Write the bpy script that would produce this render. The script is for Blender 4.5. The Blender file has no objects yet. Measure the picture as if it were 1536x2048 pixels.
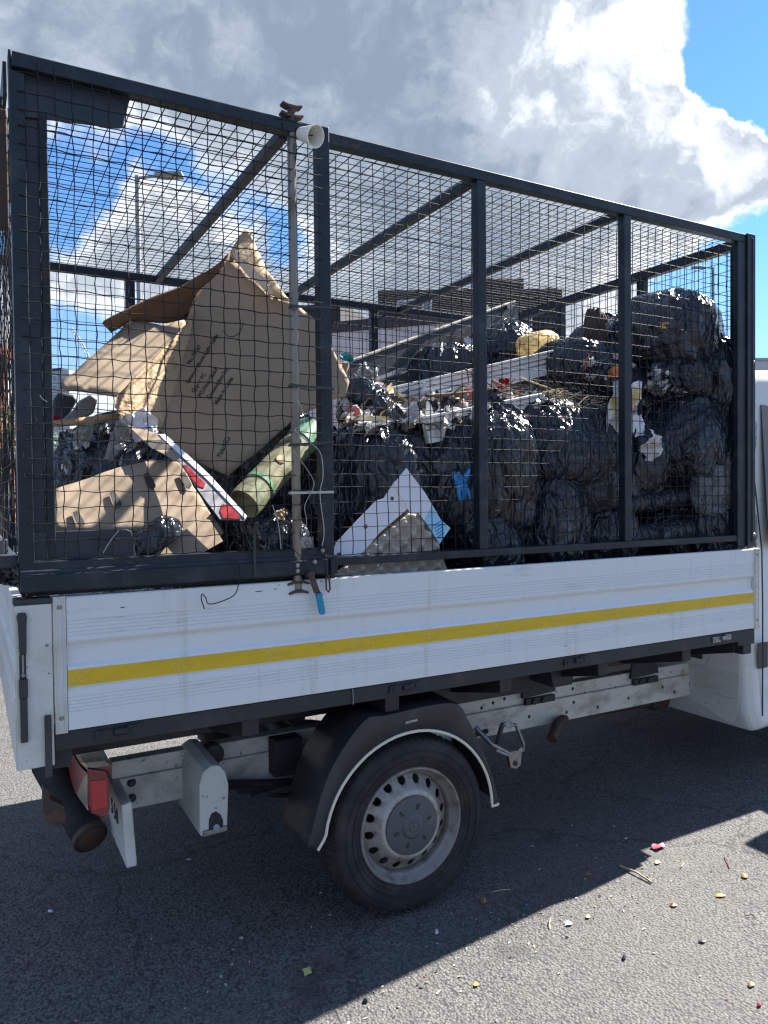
import bpy, bmesh, math, random
import numpy as np
from mathutils import Vector, Matrix, noise
R_ = math.radians
rng = random.Random(7)
S = bpy.context.scene
COL = S.collection

# ------------------------------------------------------------------ camera
CAM = Vector((-0.2095, -2.4096, 1.6237))
YAW, PIT, ROL, FPX = R_(28.8826), R_(-1.3502), R_(-0.612), 1502.35
cF = Vector((math.sin(YAW)*math.cos(PIT), math.cos(YAW)*math.cos(PIT), math.sin(PIT)))
cR = Vector((math.cos(YAW), -math.sin(YAW), 0)); cU = cR.cross(cF)
cR2 = cR*math.cos(ROL)+cU*math.sin(ROL); cU2 = -cR*math.sin(ROL)+cU*math.cos(ROL)
cd = bpy.data.cameras.new('camera'); cam = bpy.data.objects.new('camera', cd); COL.objects.link(cam)
m3 = Matrix((cR2, cU2, -cF)).transposed()
cam.matrix_world = Matrix.Translation(CAM) @ m3.to_4x4()
cd.sensor_fit = 'VERTICAL'; cd.sensor_height = 36; cd.lens = FPX/2048*36
cd.clip_start = .05; cd.clip_end = 3000
S.camera = cam

def ray(u, v): return cF*FPX + cR2*(u-768) - cU2*(v-1024)
def P(u, v, Y):
    d = ray(u, v); return CAM + d*((Y-CAM.y)/d.y)
def PX(u, v, X):
    d = ray(u, v); return CAM + d*((X-CAM.x)/d.x)
def G(u, v, z=0.0):
    d = ray(u, v); return CAM + d*((z-CAM.z)/d.z)
def D(u, v, dist):
    d = ray(u, v); return CAM + d*(dist/d.dot(cF))
def PL(u, v, a, b, c):          # on the plane through three points
    n = (b-a).cross(c-a); d = ray(u, v); return CAM + d*((a-CAM).dot(n)/d.dot(n))

# ------------------------------------------------------------------ sky, sun, exposure
SUN = Vector((1.05, .128, 1.0)).normalized()
EL, AZ = math.asin(SUN.z), math.atan2(SUN.x, SUN.y)
EXPO = 2.05
S.view_settings.view_transform = 'Standard'; S.view_settings.look = 'None'
S.view_settings.exposure = EXPO; S.view_settings.gamma = 1; S.view_settings.use_curve_mapping = False
W = bpy.data.worlds.new("World"); S.world = W; W.use_nodes = True
nt = W.node_tree; nt.nodes.clear()
def N(tree, typ, **kw):
    n = tree.nodes.new(typ)
    for k, v in kw.items():
        if k == 'ins':
            for kk, vv in v.items():
                if hasattr(vv, 'links') or isinstance(vv, bpy.types.NodeSocket): tree.links.new(vv, n.inputs[kk])
                else: n.inputs[kk].default_value = vv
        else: setattr(n, k, v)
    return n
def mathn(t, op, a, b=None, c=None, clamp=False):
    n = t.nodes.new('ShaderNodeMath'); n.operation = op; n.use_clamp = clamp
    for i, x in enumerate((a, b, c)):
        if x is None: continue
        if isinstance(x, bpy.types.NodeSocket): t.links.new(x, n.inputs[i])
        else: n.inputs[i].default_value = x
    return n.outputs[0]
def smooth(t, x, lo, hi, a=0., b=1.):
    n = t.nodes.new('ShaderNodeMapRange'); n.interpolation_type = 'SMOOTHSTEP'
    t.links.new(x, n.inputs[0]); n.inputs[1].default_value = lo; n.inputs[2].default_value = hi
    n.inputs[3].default_value = a; n.inputs[4].default_value = b
    return n.outputs[0]
def mixc(t, f, a, b, typ='MIX'):
    n = t.nodes.new('ShaderNodeMix'); n.data_type = 'RGBA'; n.blend_type = typ
    for i, x in ((0, f), (6, a), (7, b)):
        if isinstance(x, bpy.types.NodeSocket): t.links.new(x, n.inputs[i])
        else: n.inputs[i].default_value = x if i == 0 else (*x[:3], 1)
    return n.outputs[2]
def vmath(t, op, a, b):
    n = t.nodes.new('ShaderNodeVectorMath'); n.operation = op
    for i, x in enumerate((a, b)):
        if isinstance(x, bpy.types.NodeSocket): t.links.new(x, n.inputs[i])
        else: n.inputs[i].default_value = x
    return n
def noisen(t, vec, scale, detail=4, rough=.55, col=False, dist=0):
    n = N(t, 'ShaderNodeTexNoise'); n.inputs['Scale'].default_value = scale
    n.inputs['Detail'].default_value = detail; n.inputs['Roughness'].default_value = rough; n.inputs['Distortion'].default_value = dist
    if vec is not None: t.links.new(vec, n.inputs['Vector'])
    return n.outputs['Color' if col else 'Fac']
def build_sky():
    t = nt
    tc = N(t, 'ShaderNodeTexCoord').outputs['Generated']
    sky = N(t, 'ShaderNodeTexSky'); sky.sky_type = 'NISHITA'; sky.sun_disc = False
    sky.sun_elevation = EL; sky.sun_rotation = AZ; sky.air_density = 1.0; sky.dust_density = .05; sky.ozone_density = 2.5
    d = vmath(t, 'NORMALIZE', tc, (0, 0, 0)).outputs[0]
    w1 = vmath(t, 'SUBTRACT', noisen(t, d, 5, 3, .5, True), (.5, .5, .5)).outputs[0]
    w2 = vmath(t, 'SUBTRACT', noisen(t, d, 17, 4, .6, True), (.5, .5, .5)).outputs[0]
    w = vmath(t, 'ADD', vmath(t, 'MULTIPLY', w1, (.13,)*3).outputs[0], vmath(t, 'MULTIPLY', w2, (.075,)*3).outputs[0]).outputs[0]
    dw = vmath(t, 'ADD', d, w).outputs[0]
    # cloud masses (+) and blue gaps (-) as directions on the sky
    blobs = [(500, 60, 560, .9), (900, 120, 480, .9), (250, 150, 330, .6), (1080, 380, 330, .95), (1330, 330, 210, .55), (1380, 380, 150, .4), (1500, 400, 120, .75),
             (820, 460, 230, .5), (1250, 120, 180, .5), (1400, 250, 150, .45), (1340, 60, 110, .3), (1480, 330, 110, .4),
             (1535, 60, 150, -1.6), (1600, 170, 120, -.9), (1530, 560, 150, -1.0), (1440, 640, 130, -.6),
             (230, 350, 190, -1.0), (440, 415, 170, -1.0), (600, 480, 110, -.85), (90, 400, 130, -.6), (740, 540, 90, -.4), (560, 560, 90, -.3),
             (330, 480, 120, .95), (150, 510, 130, .9), (420, 560, 150, .6), (680, 590, 140, .5), (1210, 610, 120, .7), (150, 730, 150, -.12), (20, 620, 120, .45)]
    tot = mathn(t, 'MULTIPLY', mathn(t, 'SUBTRACT', noisen(t, d, 2.3, 3, .5), .46), 1.6)
    for u, v, r, wt in blobs:
        c = ray(u, v).normalized()
        dist = vmath(t, 'DISTANCE', dw, tuple(c)).outputs['Value']
        b = smooth(t, dist, r/FPX*1.05, r/FPX*.25, 0, wt)
        tot = mathn(t, 'ADD', tot, b)
    thin = None
    for u, v, r, wt in [(1340, 120, 260, .55), (1490, 370, 210, .8), (1090, 130, 200, .4), (1170, 330, 90, .35), (1000, 200, 130, .3), (300, 480, 260, .6), (680, 560, 200, .5), (1200, 600, 200, .5), (1300, 400, 60, .3)]:
        b = smooth(t, vmath(t, 'DISTANCE', dw, tuple(ray(u, v).normalized())).outputs['Value'], r/FPX, 0, 0, wt)
        thin = b if thin is None else mathn(t, 'ADD', thin, b)
    fine = mathn(t, 'SUBTRACT', noisen(t, dw, 11, 8, .62), .5)
    dens = mathn(t, 'ADD', tot, mathn(t, 'MULTIPLY', fine, 1.3))
    alpha = smooth(t, dens, -.06, .46)
    dc = mathn(t, 'MINIMUM', dens, 1.0)
    n1 = mathn(t, 'MULTIPLY', mathn(t, 'SUBTRACT', noisen(t, dw, 4.2, 7, .56), .5), 2.0)
    n2 = mathn(t, 'MULTIPLY', mathn(t, 'SUBTRACT', noisen(t, dw, 17, 8, .62), .5), 1.5)
    thick = mathn(t, 'SUBTRACT', mathn(t, 'ADD', mathn(t, 'ADD', mathn(t, 'MULTIPLY', dc, .95), n1), n2), thin)
    ds = vmath(t, 'DOT_PRODUCT', d, tuple(SUN)).outputs['Value']
    lit = smooth(t, ds, -.35, .45, .12, 1.0)          # clouds away from the sun show their lit side
    c1_ = mixc(t, mathn(t, 'MULTIPLY', smooth(t, thick, -.05, .45), lit), (3.75, 3.95, 4.25), (1.95, 2.22, 2.6))
    ccol = mixc(t, mathn(t, 'MULTIPLY', smooth(t, thick, .4, 1.25), lit), c1_, (1.02, 1.30, 1.72))
    sk = mixc(t, 1.0, sky.outputs[0], SKYMUL, 'MULTIPLY')
    # pale air near the horizon
    sepz = N(t, 'ShaderNodeSeparateXYZ', ins={0: d}).outputs[2]
    hz = smooth(t, sepz, .32, .0, 0, .7)
    sk = mixc(t, hz, sk, (2.1, 2.4, 2.8))
    ccol = mixc(t, hz, ccol, (2.6, 2.75, 2.9))
    out = mixc(t, alpha, sk, ccol)
    bg = N(t, 'ShaderNodeBackground', ins={'Color': out, 'Strength': .072})
    N(t, 'ShaderNodeOutputWorld', ins={0: bg.outputs[0]})
SKYMUL = (.40, .60, .82)
build_sky()
sl = bpy.data.lights.new('sun', 'SUN'); sl.energy = 5.0; sl.angle = R_(.53); sl.color = (1, .95, .87)
so = bpy.data.objects.new('sun', sl); COL.objects.link(so); so.location = (6, 2, 9)
so.rotation_euler = SUN.to_track_quat('Z', 'Y').to_euler()
S.render.engine = 'CYCLES'; S.cycles.use_denoising = True; S.cycles.max_bounces = 8; S.cycles.transparent_max_bounces = 16
S.cycles.caustics_reflective = False; S.cycles.caustics_refractive = False; S.cycles.sample_clamp_indirect = 6
S.render.film_transparent = False; S.cycles.filter_width = 1.3 if hasattr(S.cycles, 'filter_width') else 1.5

# ------------------------------------------------------------------ materials
def M(name, col, rough=.5, metal=0., var=(), bump=(), spec=.5, coat=0., alpha=1., rvar=None, trans=0.):
    m = bpy.data.materials.new(name); m.use_nodes = True; t = m.node_tree; b = t.nodes['Principled BSDF']
    oc = N(t, 'ShaderNodeTexCoord').outputs['Object']
    def coords(sc):
        if isinstance(sc, tuple): return vmath(t, 'MULTIPLY', oc, sc).outputs[0], 1.
        return oc, sc
    c = (*col[:3], 1)
    sock = None
    for (c2, sc, lo, hi, amt, *rest) in var:
        v, s = coords(sc)
        f = mathn(t, 'MULTIPLY', smooth(t, noisen(t, v, s, rest[0] if rest else 5, rest[1] if len(rest) > 1 else .6), lo, hi), amt)
        sock = mixc(t, f, sock if sock is not None else c, c2)
    if sock is not None: t.links.new(sock, b.inputs['Base Color'])
    else: b.inputs['Base Color'].default_value = c
    b.inputs['Roughness'].default_value = rough; b.inputs['Metallic'].default_value = metal
    if rvar:
        v, s = coords(rvar[0]); t.links.new(smooth(t, noisen(t, v, s, 4), .3, .7, rvar[1], rvar[2]), b.inputs['Roughness'])
    b.inputs['Specular IOR Level'].default_value = spec; b.inputs['Coat Weight'].default_value = coat
    b.inputs['Alpha'].default_value = alpha; b.inputs['Transmission Weight'].default_value = trans
    prev = None
    for (kind, sc, st, dist) in bump:
        v, s = coords(sc)
        if kind == 'noise': h = noisen(t, v, s, 5, .6)
        elif kind == 'streak':      # drawn-out folds whose direction wanders
            wv = vmath(t, 'MULTIPLY', vmath(t, 'SUBTRACT', noisen(t, oc, 5, 2, .5, True), (.5, .5, .5)).outputs[0], (.16, .16, .16)).outputs[0]
            v2 = vmath(t, 'MULTIPLY', vmath(t, 'ADD', oc, wv).outputs[0], sc).outputs[0]
            h = mathn(t, 'SUBTRACT', 1, mathn(t, 'ABSOLUTE', mathn(t, 'MULTIPLY', mathn(t, 'SUBTRACT', noisen(t, v2, 1, 2, .5), .5), 4)))
        elif kind == 'vor': 
            n = N(t, 'ShaderNodeTexVoronoi'); n.inputs['Scale'].default_value = s; t.links.new(v, n.inputs['Vector']); h = n.outputs['Distance']
        elif kind == 'crumple':
            nn = vmath(t, 'ADD', v, vmath(t, 'MULTIPLY', noisen(t, v, s*.6, 3, .5, True), (1.2/s,)*3).outputs[0]).outputs[0]
            n = N(t, 'ShaderNodeTexVoronoi'); n.feature = 'DISTANCE_TO_EDGE'; n.inputs['Scale'].default_value = s; t.links.new(nn, n.inputs['Vector'])
            h = mathn(t, 'POWER', n.outputs['Distance'], .6)
        elif kind == 'wave':
            n = N(t, 'ShaderNodeTexWave'); n.inputs['Scale'].default_value = s; n.inputs['Distortion'].default_value = .3; t.links.new(v, n.inputs['Vector']); h = n.outputs['Fac']
        bn = N(t, 'ShaderNodeBump', ins={'Height': h, 'Strength': st, 'Distance': dist})
        if prev is not None: t.links.new(prev, bn.inputs['Normal'])
        prev = bn.outputs[0]
    if prev is not None: t.links.new(prev, b.inputs['Normal'])
    return m
RUST = (.09, .035, .018)
DIRT = (.16, .13, .1)
m_white = M('white_paint', (.62, .635, .64), .42, var=[((.60, .57, .50), (1.2, 1.2, 7), .5, .8, .4), ((.42, .38, .31), (14, 14, 30), .66, .78, .5), ((.2, .17, .14), (55, 55, 55), .70, .75, .6), ((.45, .40, .33), (26, 26, 1.6), .56, .74, .45), ((.36, .33, .29), (3, 3, 22), .62, .75, .4)], bump=[('noise', 5, .12, .012), ('noise', 60, .05, .002)], spec=.4)
m_white2 = M('grubby_white_paint', (.54, .54, .51), .45, var=[((.36, .32, .26), (5, 5, 9), .45, .75, .6), ((.10, .085, .07), (40, 40, 40), .64, .72, .8)], bump=[('noise', 50, .08, .002)])
m_cream = M('chassis_paint', (.56, .54, .48), .5, var=[((.22, .18, .13), (6, 6, 9), .45, .7, .7), ((.06, .045, .035), (38, 38, 38), .62, .7, .85)], bump=[('noise', 40, .1, .003)])
m_navy = M('dark_cage_paint', (.008, .0135, .020), .5, var=[((.030, .038, .046), 9, .45, .7, .7), (RUST, 14, .66, .74, .8), ((.06, .06, .06), (70, 70, 70), .68, .73, .5)], bump=[('noise', 55, .25, .003), ('noise', 300, .1, .001)], spec=.35)
m_navy_d = M('dark_plate_paint', (.016, .023, .034), .5, var=[((.04, .048, .056), (5, 5, 2), .45, .75, .5), (RUST, 18, .68, .76, .6)], bump=[('noise', 30, .35, .004)])
m_rusty = M('rusty_steel', (.05, .032, .026), .7, var=[((.10, .045, .025), 12, .45, .65, .8), ((.02, .025, .03), 20, .55, .7, .8)], bump=[('noise', 60, .4, .004)])
m_wire = M('galvanised_wire', (.011, .0125, .015), .65, .0, spec=.2, var=[((.028, .029, .031), 22, .45, .7, .7), ((.03, .022, .018), 40, .62, .72, .5)])
m_wirebright = M('bare_wire', (.35, .34, .32), .35, .8)
m_rod = M('worn_steel_rod', (.20, .17, .14), .38, .7, var=[((.07, .05, .04), (12, 12, 5), .45, .65, .8)], bump=[('noise', 70, .15, .002)])
m_black = M('black_chassis', (.012, .014, .017), .6, var=[((.045, .042, .038), 8, .5, .75, .6), ((.055, .03, .02), 16, .62, .75, .6)], bump=[('noise', 40, .3, .004)])
m_plastic = M('black_plastic', (.018, .021, .026), .5, var=[((.045, .05, .055), (7, 7, 4), .45, .7, .6), ((.10, .10, .10), (90, 90, 90), .7, .75, .4)], bump=[('noise', 160, .08, .001)])
m_tyre = M('tyre_rubber', (.017, .017, .018), .8, var=[((.05, .047, .042), 9, .4, .75, .7), ((.085, .08, .07), 60, .62, .75, .4)], bump=[('noise', 120, .2, .002)], spec=.3)
m_rim = M('silver_wheel', (.34, .325, .30), .45, .25, var=[((.16, .13, .10), 14, .45, .7, .75), ((.07, .045, .03), 55, .6, .7, .8)], bump=[('noise', 80, .1, .002)])
m_rimin = M('wheel_inner', (.09, .08, .07), .6, .2, var=[((.06, .04, .03), 16, .4, .65, .8)], bump=[('noise', 80, .2, .002)])
m_flange = M('dirty_wheel_flange', (.21, .20, .185), .5, .3, var=[((.09, .075, .062), 16, .45, .68, .75), ((.30, .28, .26), 50, .6, .7, .6)], bump=[('noise', 80, .15, .002)])
m_cap = M('hub_cap_grey', (.06, .066, .075), .5, var=[((.12, .12, .12), 18, .5, .75, .5)])
m_yellow = M('yellow_tape', (.62, .40, .010), .42, var=[((.48, .33, .012), (10, 10, 40), .4, .7, .5), ((.25, .18, .03), (45, 45, 45), .68, .74, .6)], bump=[('vor', 420, .1, .0006)])
m_tapelogo = M('tape_print', (.80, .66, .16), .4)
m_blue = M('blue_grip', (.0, .22, .36), .45, var=[((.0, .16, .27), 30, .5, .7, .5)])
m_red = M('red_lens', (.42, .008, .02), .12, coat=.5, var=[((.5, .03, .03), 20, .5, .7, .4)], bump=[('vor', 160, .15, .002)])
m_redd = M('dark_red_lens', (.17, .012, .016), .2, coat=.5)
m_pink = M('faded_lens', (.27, .06, .05), .3, var=[((.17, .025, .022), 18, .45, .7, .7)], bump=[('noise', 40, .1, .003)])
m_clearlens = M('clear_lens', (.36, .30, .22), .25, var=[((.3, .25, .18), 25, .5, .7, .6)])
m_glass = M('window_glass', (.02, .025, .03), .06, spec=.7)
m_text = M('white_print', (.7, .7, .7), .5)
m_ink_shade = M('black_print_and_shade', (.025, .022, .02), .7)  # lettering and seams, and the shade painted into the card slots
m_trim = M('cream_trim', (.62, .58, .46), .5)
# rubbish
def bagmat(name, col, rough, sc=1.):
    return M(name, col, rough, spec=.5, rvar=(5, rough*.85, rough*1.5), var=[(tuple(c*1.7+.004 for c in col), 4, .45, .75, .5)],
             bump=[('streak', (16*sc, 16*sc, 2.0*sc), .8, .022), ('crumple', 6*sc, .2, .03), ('streak', (46*sc, 46*sc, 5*sc), .22, .005)])
m_bag = bagmat('black_bin_bag', (.015, .020, .027), .19)
m_bag2 = bagmat('charcoal_bin_bag', (.018, .024, .033), .21, 1.25)
m_bag3 = bagmat('worn_bin_bag', (.022, .027, .034), .28, .8)
m_bagshine = bagmat('thin_shiny_bin_bag', (.026, .030, .037), .17, .8)
def film(name, col, opac, rough=.12, sc=22, glow=0):
    m = bpy.data.materials.new(name); m.use_nodes = True; t = m.node_tree; b = t.nodes['Principled BSDF']; out = t.nodes['Material Output']
    b.inputs['Base Color'].default_value = (*col, 1); b.inputs['Roughness'].default_value = rough+.08; b.inputs['Specular IOR Level'].default_value = .6
    oc = N(t, 'ShaderNodeTexCoord').outputs['Object']
    nn = vmath(t, 'ADD', oc, vmath(t, 'MULTIPLY', noisen(t, oc, sc*.6, 3, .5, True), (1.4/sc,)*3).outputs[0]).outputs[0]
    v = N(t, 'ShaderNodeTexVoronoi'); v.feature = 'DISTANCE_TO_EDGE'; v.inputs['Scale'].default_value = sc; t.links.new(nn, v.inputs['Vector'])
    bn = N(t, 'ShaderNodeBump', ins={'Height': v.outputs['Distance'], 'Strength': .8, 'Distance': .02})
    t.links.new(bn.outputs[0], b.inputs['Normal'])
    tr = N(t, 'ShaderNodeBsdfTransparent'); tr.inputs[0].default_value = (.9, .9, .9, 1)
    lw = N(t, 'ShaderNodeLayerWeight'); lw.inputs[0].default_value = .35
    f = mathn(t, 'ADD', mathn(t, 'MULTIPLY', lw.outputs['Facing'], .6), smooth(t, noisen(t, oc, sc*.5, 4), .35, .7, opac*.5, opac), clamp=True)
    bs = b.outputs[0]
    if glow:      # light passing through thin plastic
        tl_ = N(t, 'ShaderNodeBsdfTranslucent'); tl_.inputs[0].default_value = (*col, 1); bs = N(t, 'ShaderNodeMixShader', ins={0: glow, 1: bs, 2: tl_.outputs[0]}).outputs[0]
    mx = N(t, 'ShaderNodeMixShader', ins={0: f, 1: tr.outputs[0], 2: bs})
    t.links.new(mx.outputs[0], out.inputs[0])
    return m
m_clear = film('clear_film', (.30, .32, .34), .30)
m_greyfilm = film('grey_translucent_bag', (.07, .075, .08), .8, .2, 14)
m_milky = film('milky_bag', (.5, .48, .42), .6, .2, 14)
m_card = M('brown_cardboard', (.30, .233, .168), .85, var=[((.245, .185, .13), 3.5, .4, .7, .7), ((.20, .14, .09), (16, 16, 16), .66, .76, .5)], bump=[('noise', 14, .12, .01), ('noise', 160, .1, .001), ('noise', (60, 9, 60), .12, .003)], spec=.2)
m_cardin = M('torn_corrugated_card', (.46, .35, .23), .9, var=[((.33, .24, .15), (20, 20, 20), .4, .65, .7)], bump=[('noise', 30, .5, .012)], spec=.15)
m_carddark = M('dark_and_shaded_cardboard', (.16, .10, .062), .9, var=[((.11, .065, .04), 6, .4, .7, .7)], bump=[('noise', 20, .2, .01)], spec=.15)  # dark card; on the folded flap it paints in the shade
m_pulp = M('moulded_pulp', (.43, .38, .32), .95, var=[((.33, .285, .23), 20, .4, .7, .6)], bump=[('noise', 140, .35, .003)], spec=.1)
m_paper = M('white_card', (.74, .74, .80), .7, var=[((.6, .6, .66), 6, .5, .75, .4)], bump=[('noise', 12, .08, .006)], spec=.25)
m_paperblue = M('pale_blue_label', (.32, .60, .78), .6)
m_bluepaint = M('blue_nitrile', (.03, .26, .62), .45, bump=[('noise', 60, .4, .006)])
m_upvc = M('white_plastic_board', (.70, .70, .69), .4, var=[((.48, .45, .40), (3, 14, 14), .45, .75, .6), ((.2, .17, .14), (60, 60, 60), .68, .74, .6)])
m_dkboard = M('dark_plastic_board', (.022, .028, .034), .38, var=[((.06, .062, .066), (4, 12, 12), .5, .75, .5)])
m_dkedge = M('sunlit_board_edge', (.30, .28, .25), .6, var=[((.12, .1, .08), 25, .45, .7, .7)])  # sunlight on the black board's top edge, put into the colour
m_wood = M('wooden_stick', (.42, .27, .14), .6, var=[((.28, .16, .08), (6, 60, 60), .4, .65, .7)])
m_twig = M('bare_twig', (.15, .095, .06), .85, var=[((.28, .19, .12), 30, .5, .7, .6)])
m_straw = M('dry_stalks', (.42, .33, .19), .85)
m_carpet = M('mossy_green_roll', (.21, .20, .11), .75, var=[((.10, .15, .08), 6, .42, .62, .8), ((.07, .07, .04), (9, 9, 30), .52, .68, .7), ((.30, .27, .16), 14, .6, .72, .6)], bump=[('noise', 18, .25, .01)])
m_green = M('green_tape', (.12, .27, .15), .5, var=[((.2, .36, .22), 18, .5, .65, .6)])
m_redprint = M('red_print', (.24, .012, .02), .8, spec=.15, var=[((.14, .012, .02), 14, .45, .65, .7)])
m_teal = M('teal_plastic', (.01, .27, .28), .4)
m_orange = M('orange_plastic', (.62, .18, .05), .35)
m_yellowbag = film('pale_yellow_bag', (.88, .70, .36), 1.0, .4, 12, .5)
m_brownfab = M('dark_brown_cloth', (.055, .038, .028), .9, bump=[('noise', (40, 40, 10), .6, .012)])
m_cup = M('white_plastic_cup', (.78, .76, .70), .4, spec=.4)
m_tie = M('black_cable_tie', (.012, .015, .02), .4)
m_steel = M('dull_bolt_steel', (.25, .25, .25), .4, .8, var=[((.1, .07, .05), 50, .5, .7, .6)])
m_crush = M('stained_white_paper', (.70, .69, .70), .7, var=[((.60, .40, .05), 11, .54, .60, .9), ((.50, .09, .12), 15, .57, .62, .8), ((.4, .4, .42), 9, .5, .75, .5)], bump=[('crumple', 30, .4, .01)])
m_tissue = M('rough_white_tissue', (.62, .60, .57), .9, var=[((.35, .32, .29), 60, .45, .65, .8)], bump=[('noise', 90, .8, .008)])

# ------------------------------------------------------------------ mesh helpers
class MB:
    def __init__(s): s.v = []; s.f = []
    def add(s, vs, fs):
        o = len(s.v); s.v += [tuple(x) for x in vs]; s.f += [tuple(i+o for i in f) for f in fs]; return s
    def box(s, a, b):
        x0, y0, z0 = a; x1, y1, z1 = b
        return s.add([(x0, y0, z0), (x1, y0, z0), (x1, y1, z0), (x0, y1, z0), (x0, y0, z1), (x1, y0, z1), (x1, y1, z1), (x0, y1, z1)],
                     [(0, 3, 2, 1), (4, 5, 6, 7), (0, 1, 5, 4), (1, 2, 6, 5), (2, 3, 7, 6), (3, 0, 4, 7)])
    def prism(s, poly, vec):
        vec = Vector(vec); n = len(poly); p = [Vector(q) for q in poly]
        return s.add(p+[q+vec for q in p], [tuple(range(n))[::-1], tuple(range(n, 2*n))]+[(i, (i+1) % n, n+(i+1) % n, n+i) for i in range(n)])
    def bar(s, a, b, w, h, up=(0, 0, 1)):      # box bar from a to b, w along side, h along up
        a, b, up = Vector(a), Vector(b), Vector(up); d = (b-a).normalized(); sd = d.cross(up).normalized(); up = sd.cross(d)
        q = [a+sd*(i*w/2)+up*(j*h/2) for i, j in ((-1, -1), (1, -1), (1, 1), (-1, 1))]
        return s.prism(q, b-a)
    def tube(s, pts, r, n=6, cap=True, closed=False):
        pts = [Vector(p) for p in pts]; m = len(pts); rs = r if isinstance(r, (list, tuple)) else [r]*m
        vs = []; ref = None
        for i, p in enumerate(pts):
            t = (pts[min(i+1, m-1)]-pts[max(i-1, 0)])
            if t.length < 1e-9: t = Vector((0, 0, 1))
            t.normalize()
            if ref is None: ref = t.orthogonal().normalized()
            ref = (ref-t*ref.dot(t))
            ref = ref.normalized() if ref.length > 1e-6 else t.orthogonal().normalized()
            q = t.cross(ref)
            for k in range(n):
                a = 2*math.pi*k/n; vs.append(p+(ref*math.cos(a)+q*math.sin(a))*rs[i])
        fs = [(i*n+k, i*n+(k+1) % n, (i+1)*n+(k+1) % n, (i+1)*n+k) for i in range(m-1) for k in range(n)]
        if cap: fs += [tuple(range(n))[::-1], tuple(range((m-1)*n, m*n))]
        return s.add(vs, fs)
    def lathe(s, prof, c, axis=(0, 1, 0), n=48, closed=False):   # prof: (radius, along axis)
        ax = Vector(axis).normalized(); e1 = ax.orthogonal().normalized(); e2 = ax.cross(e1); c = Vector(c); m = len(prof)
        vs = [c+ax*h+(e1*math.cos(2*math.pi*k/n)+e2*math.sin(2*math.pi*k/n))*r for r, h in prof for k in range(n)]
        fs = [(i*n+k, i*n+(k+1) % n, ((i+1) % m)*n+(k+1) % n, ((i+1) % m)*n+k) for i in range(m if closed else m-1) for k in range(n)]
        return s.add(vs, fs)
    def disc(s, c, r, axis, n=16):
        ax = Vector(axis).normalized(); e1 = ax.orthogonal().normalized(); e2 = ax.cross(e1); c = Vector(c)
        return s.add([c+(e1*math.cos(2*math.pi*k/n)+e2*math.sin(2*math.pi*k/n))*r for k in range(n)], [tuple(range(n))])
    def cyl(s, a, b, r, n=16):
        return s.tube([a, b], r, n)
WL = {}
def tag(o, label=None, cat=None, group=None, kind=None):
    if label: o['label'] = label
    if cat: o['category'] = cat
    if group: o['group'] = group
    if kind: o['kind'] = kind
    return o
def empty(name, loc, parent=None):
    o = bpy.data.objects.new(name, None); COL.objects.link(o); o.empty_display_size = .1; loc = Vector(loc)
    if parent: o.parent = parent; o.location = loc-WL[parent.name]
    else: o.location = loc
    WL[o.name] = loc; return o
def obj(name, mb, mat, parent=None, smooth=False, bevel=0, seg=2, solid=0, ang=35, base=None):
    """link mesh built in world coordinates; a top-level mesh gets its origin at the middle of its base"""
    if isinstance(mb, bpy.types.Mesh): me = mb
    else:
        me = bpy.data.meshes.new(name); me.from_pydata(mb.v, [], mb.f)
    bm = bmesh.new(); bm.from_mesh(me); bmesh.ops.recalc_face_normals(bm, faces=bm.faces); bm.to_mesh(me); bm.free()
    n = len(me.vertices); co = np.empty(n*3, dtype=np.float32); me.vertices.foreach_get('co', co); co = co.reshape(-1, 3)
    if parent: org = WL[parent.name]; 
    else:
        mn, mx = co.min(0), co.max(0); org = Vector(base) if base else Vector(((mn[0]+mx[0])/2, (mn[1]+mx[1])/2, mn[2]))
    me.vertices.foreach_set('co', (co-np.array(org, dtype=np.float32)).ravel()); me.update()
    o = bpy.data.objects.new(name, me); COL.objects.link(o)
    if parent: o.parent = parent
    else: o.location = org
    WL[o.name] = Vector(org)
    me.materials.append(mat)
    if smooth: me.polygons.foreach_set('use_smooth', [True]*len(me.polygons))
    if solid:
        md = o.modifiers.new('solid', 'SOLIDIFY'); md.thickness = solid; md.offset = 0
    if bevel:
        md = o.modifiers.new('bevel', 'BEVEL'); md.width = bevel; md.segments = seg; md.limit_method = 'ANGLE'; md.angle_limit = R_(ang)
    if smooth and ang:
        try: me.set_sharp_from_angle(angle=R_(ang))
        except Exception: pass
    return o
_tc = {}
def text_mesh(body, size, thick=.0004, outline=0, bold=0):
    k = (body, size, thick, outline)
    c = bpy.data.curves.new('lettering', 'FONT'); c.body = body; c.size = size; c.align_x = 'CENTER'; c.align_y = 'CENTER'; c.resolution_u = 3; c.offset = bold
    if outline: c.fill_mode = 'NONE'; c.bevel_depth = outline; c.bevel_resolution = 0
    else: c.extrude = thick
    o = bpy.data.objects.new('t', c); COL.objects.link(o)
    me = bpy.data.meshes.new_from_object(o.evaluated_get(bpy.context.evaluated_depsgraph_get()))
    bpy.data.objects.remove(o); return me
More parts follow.
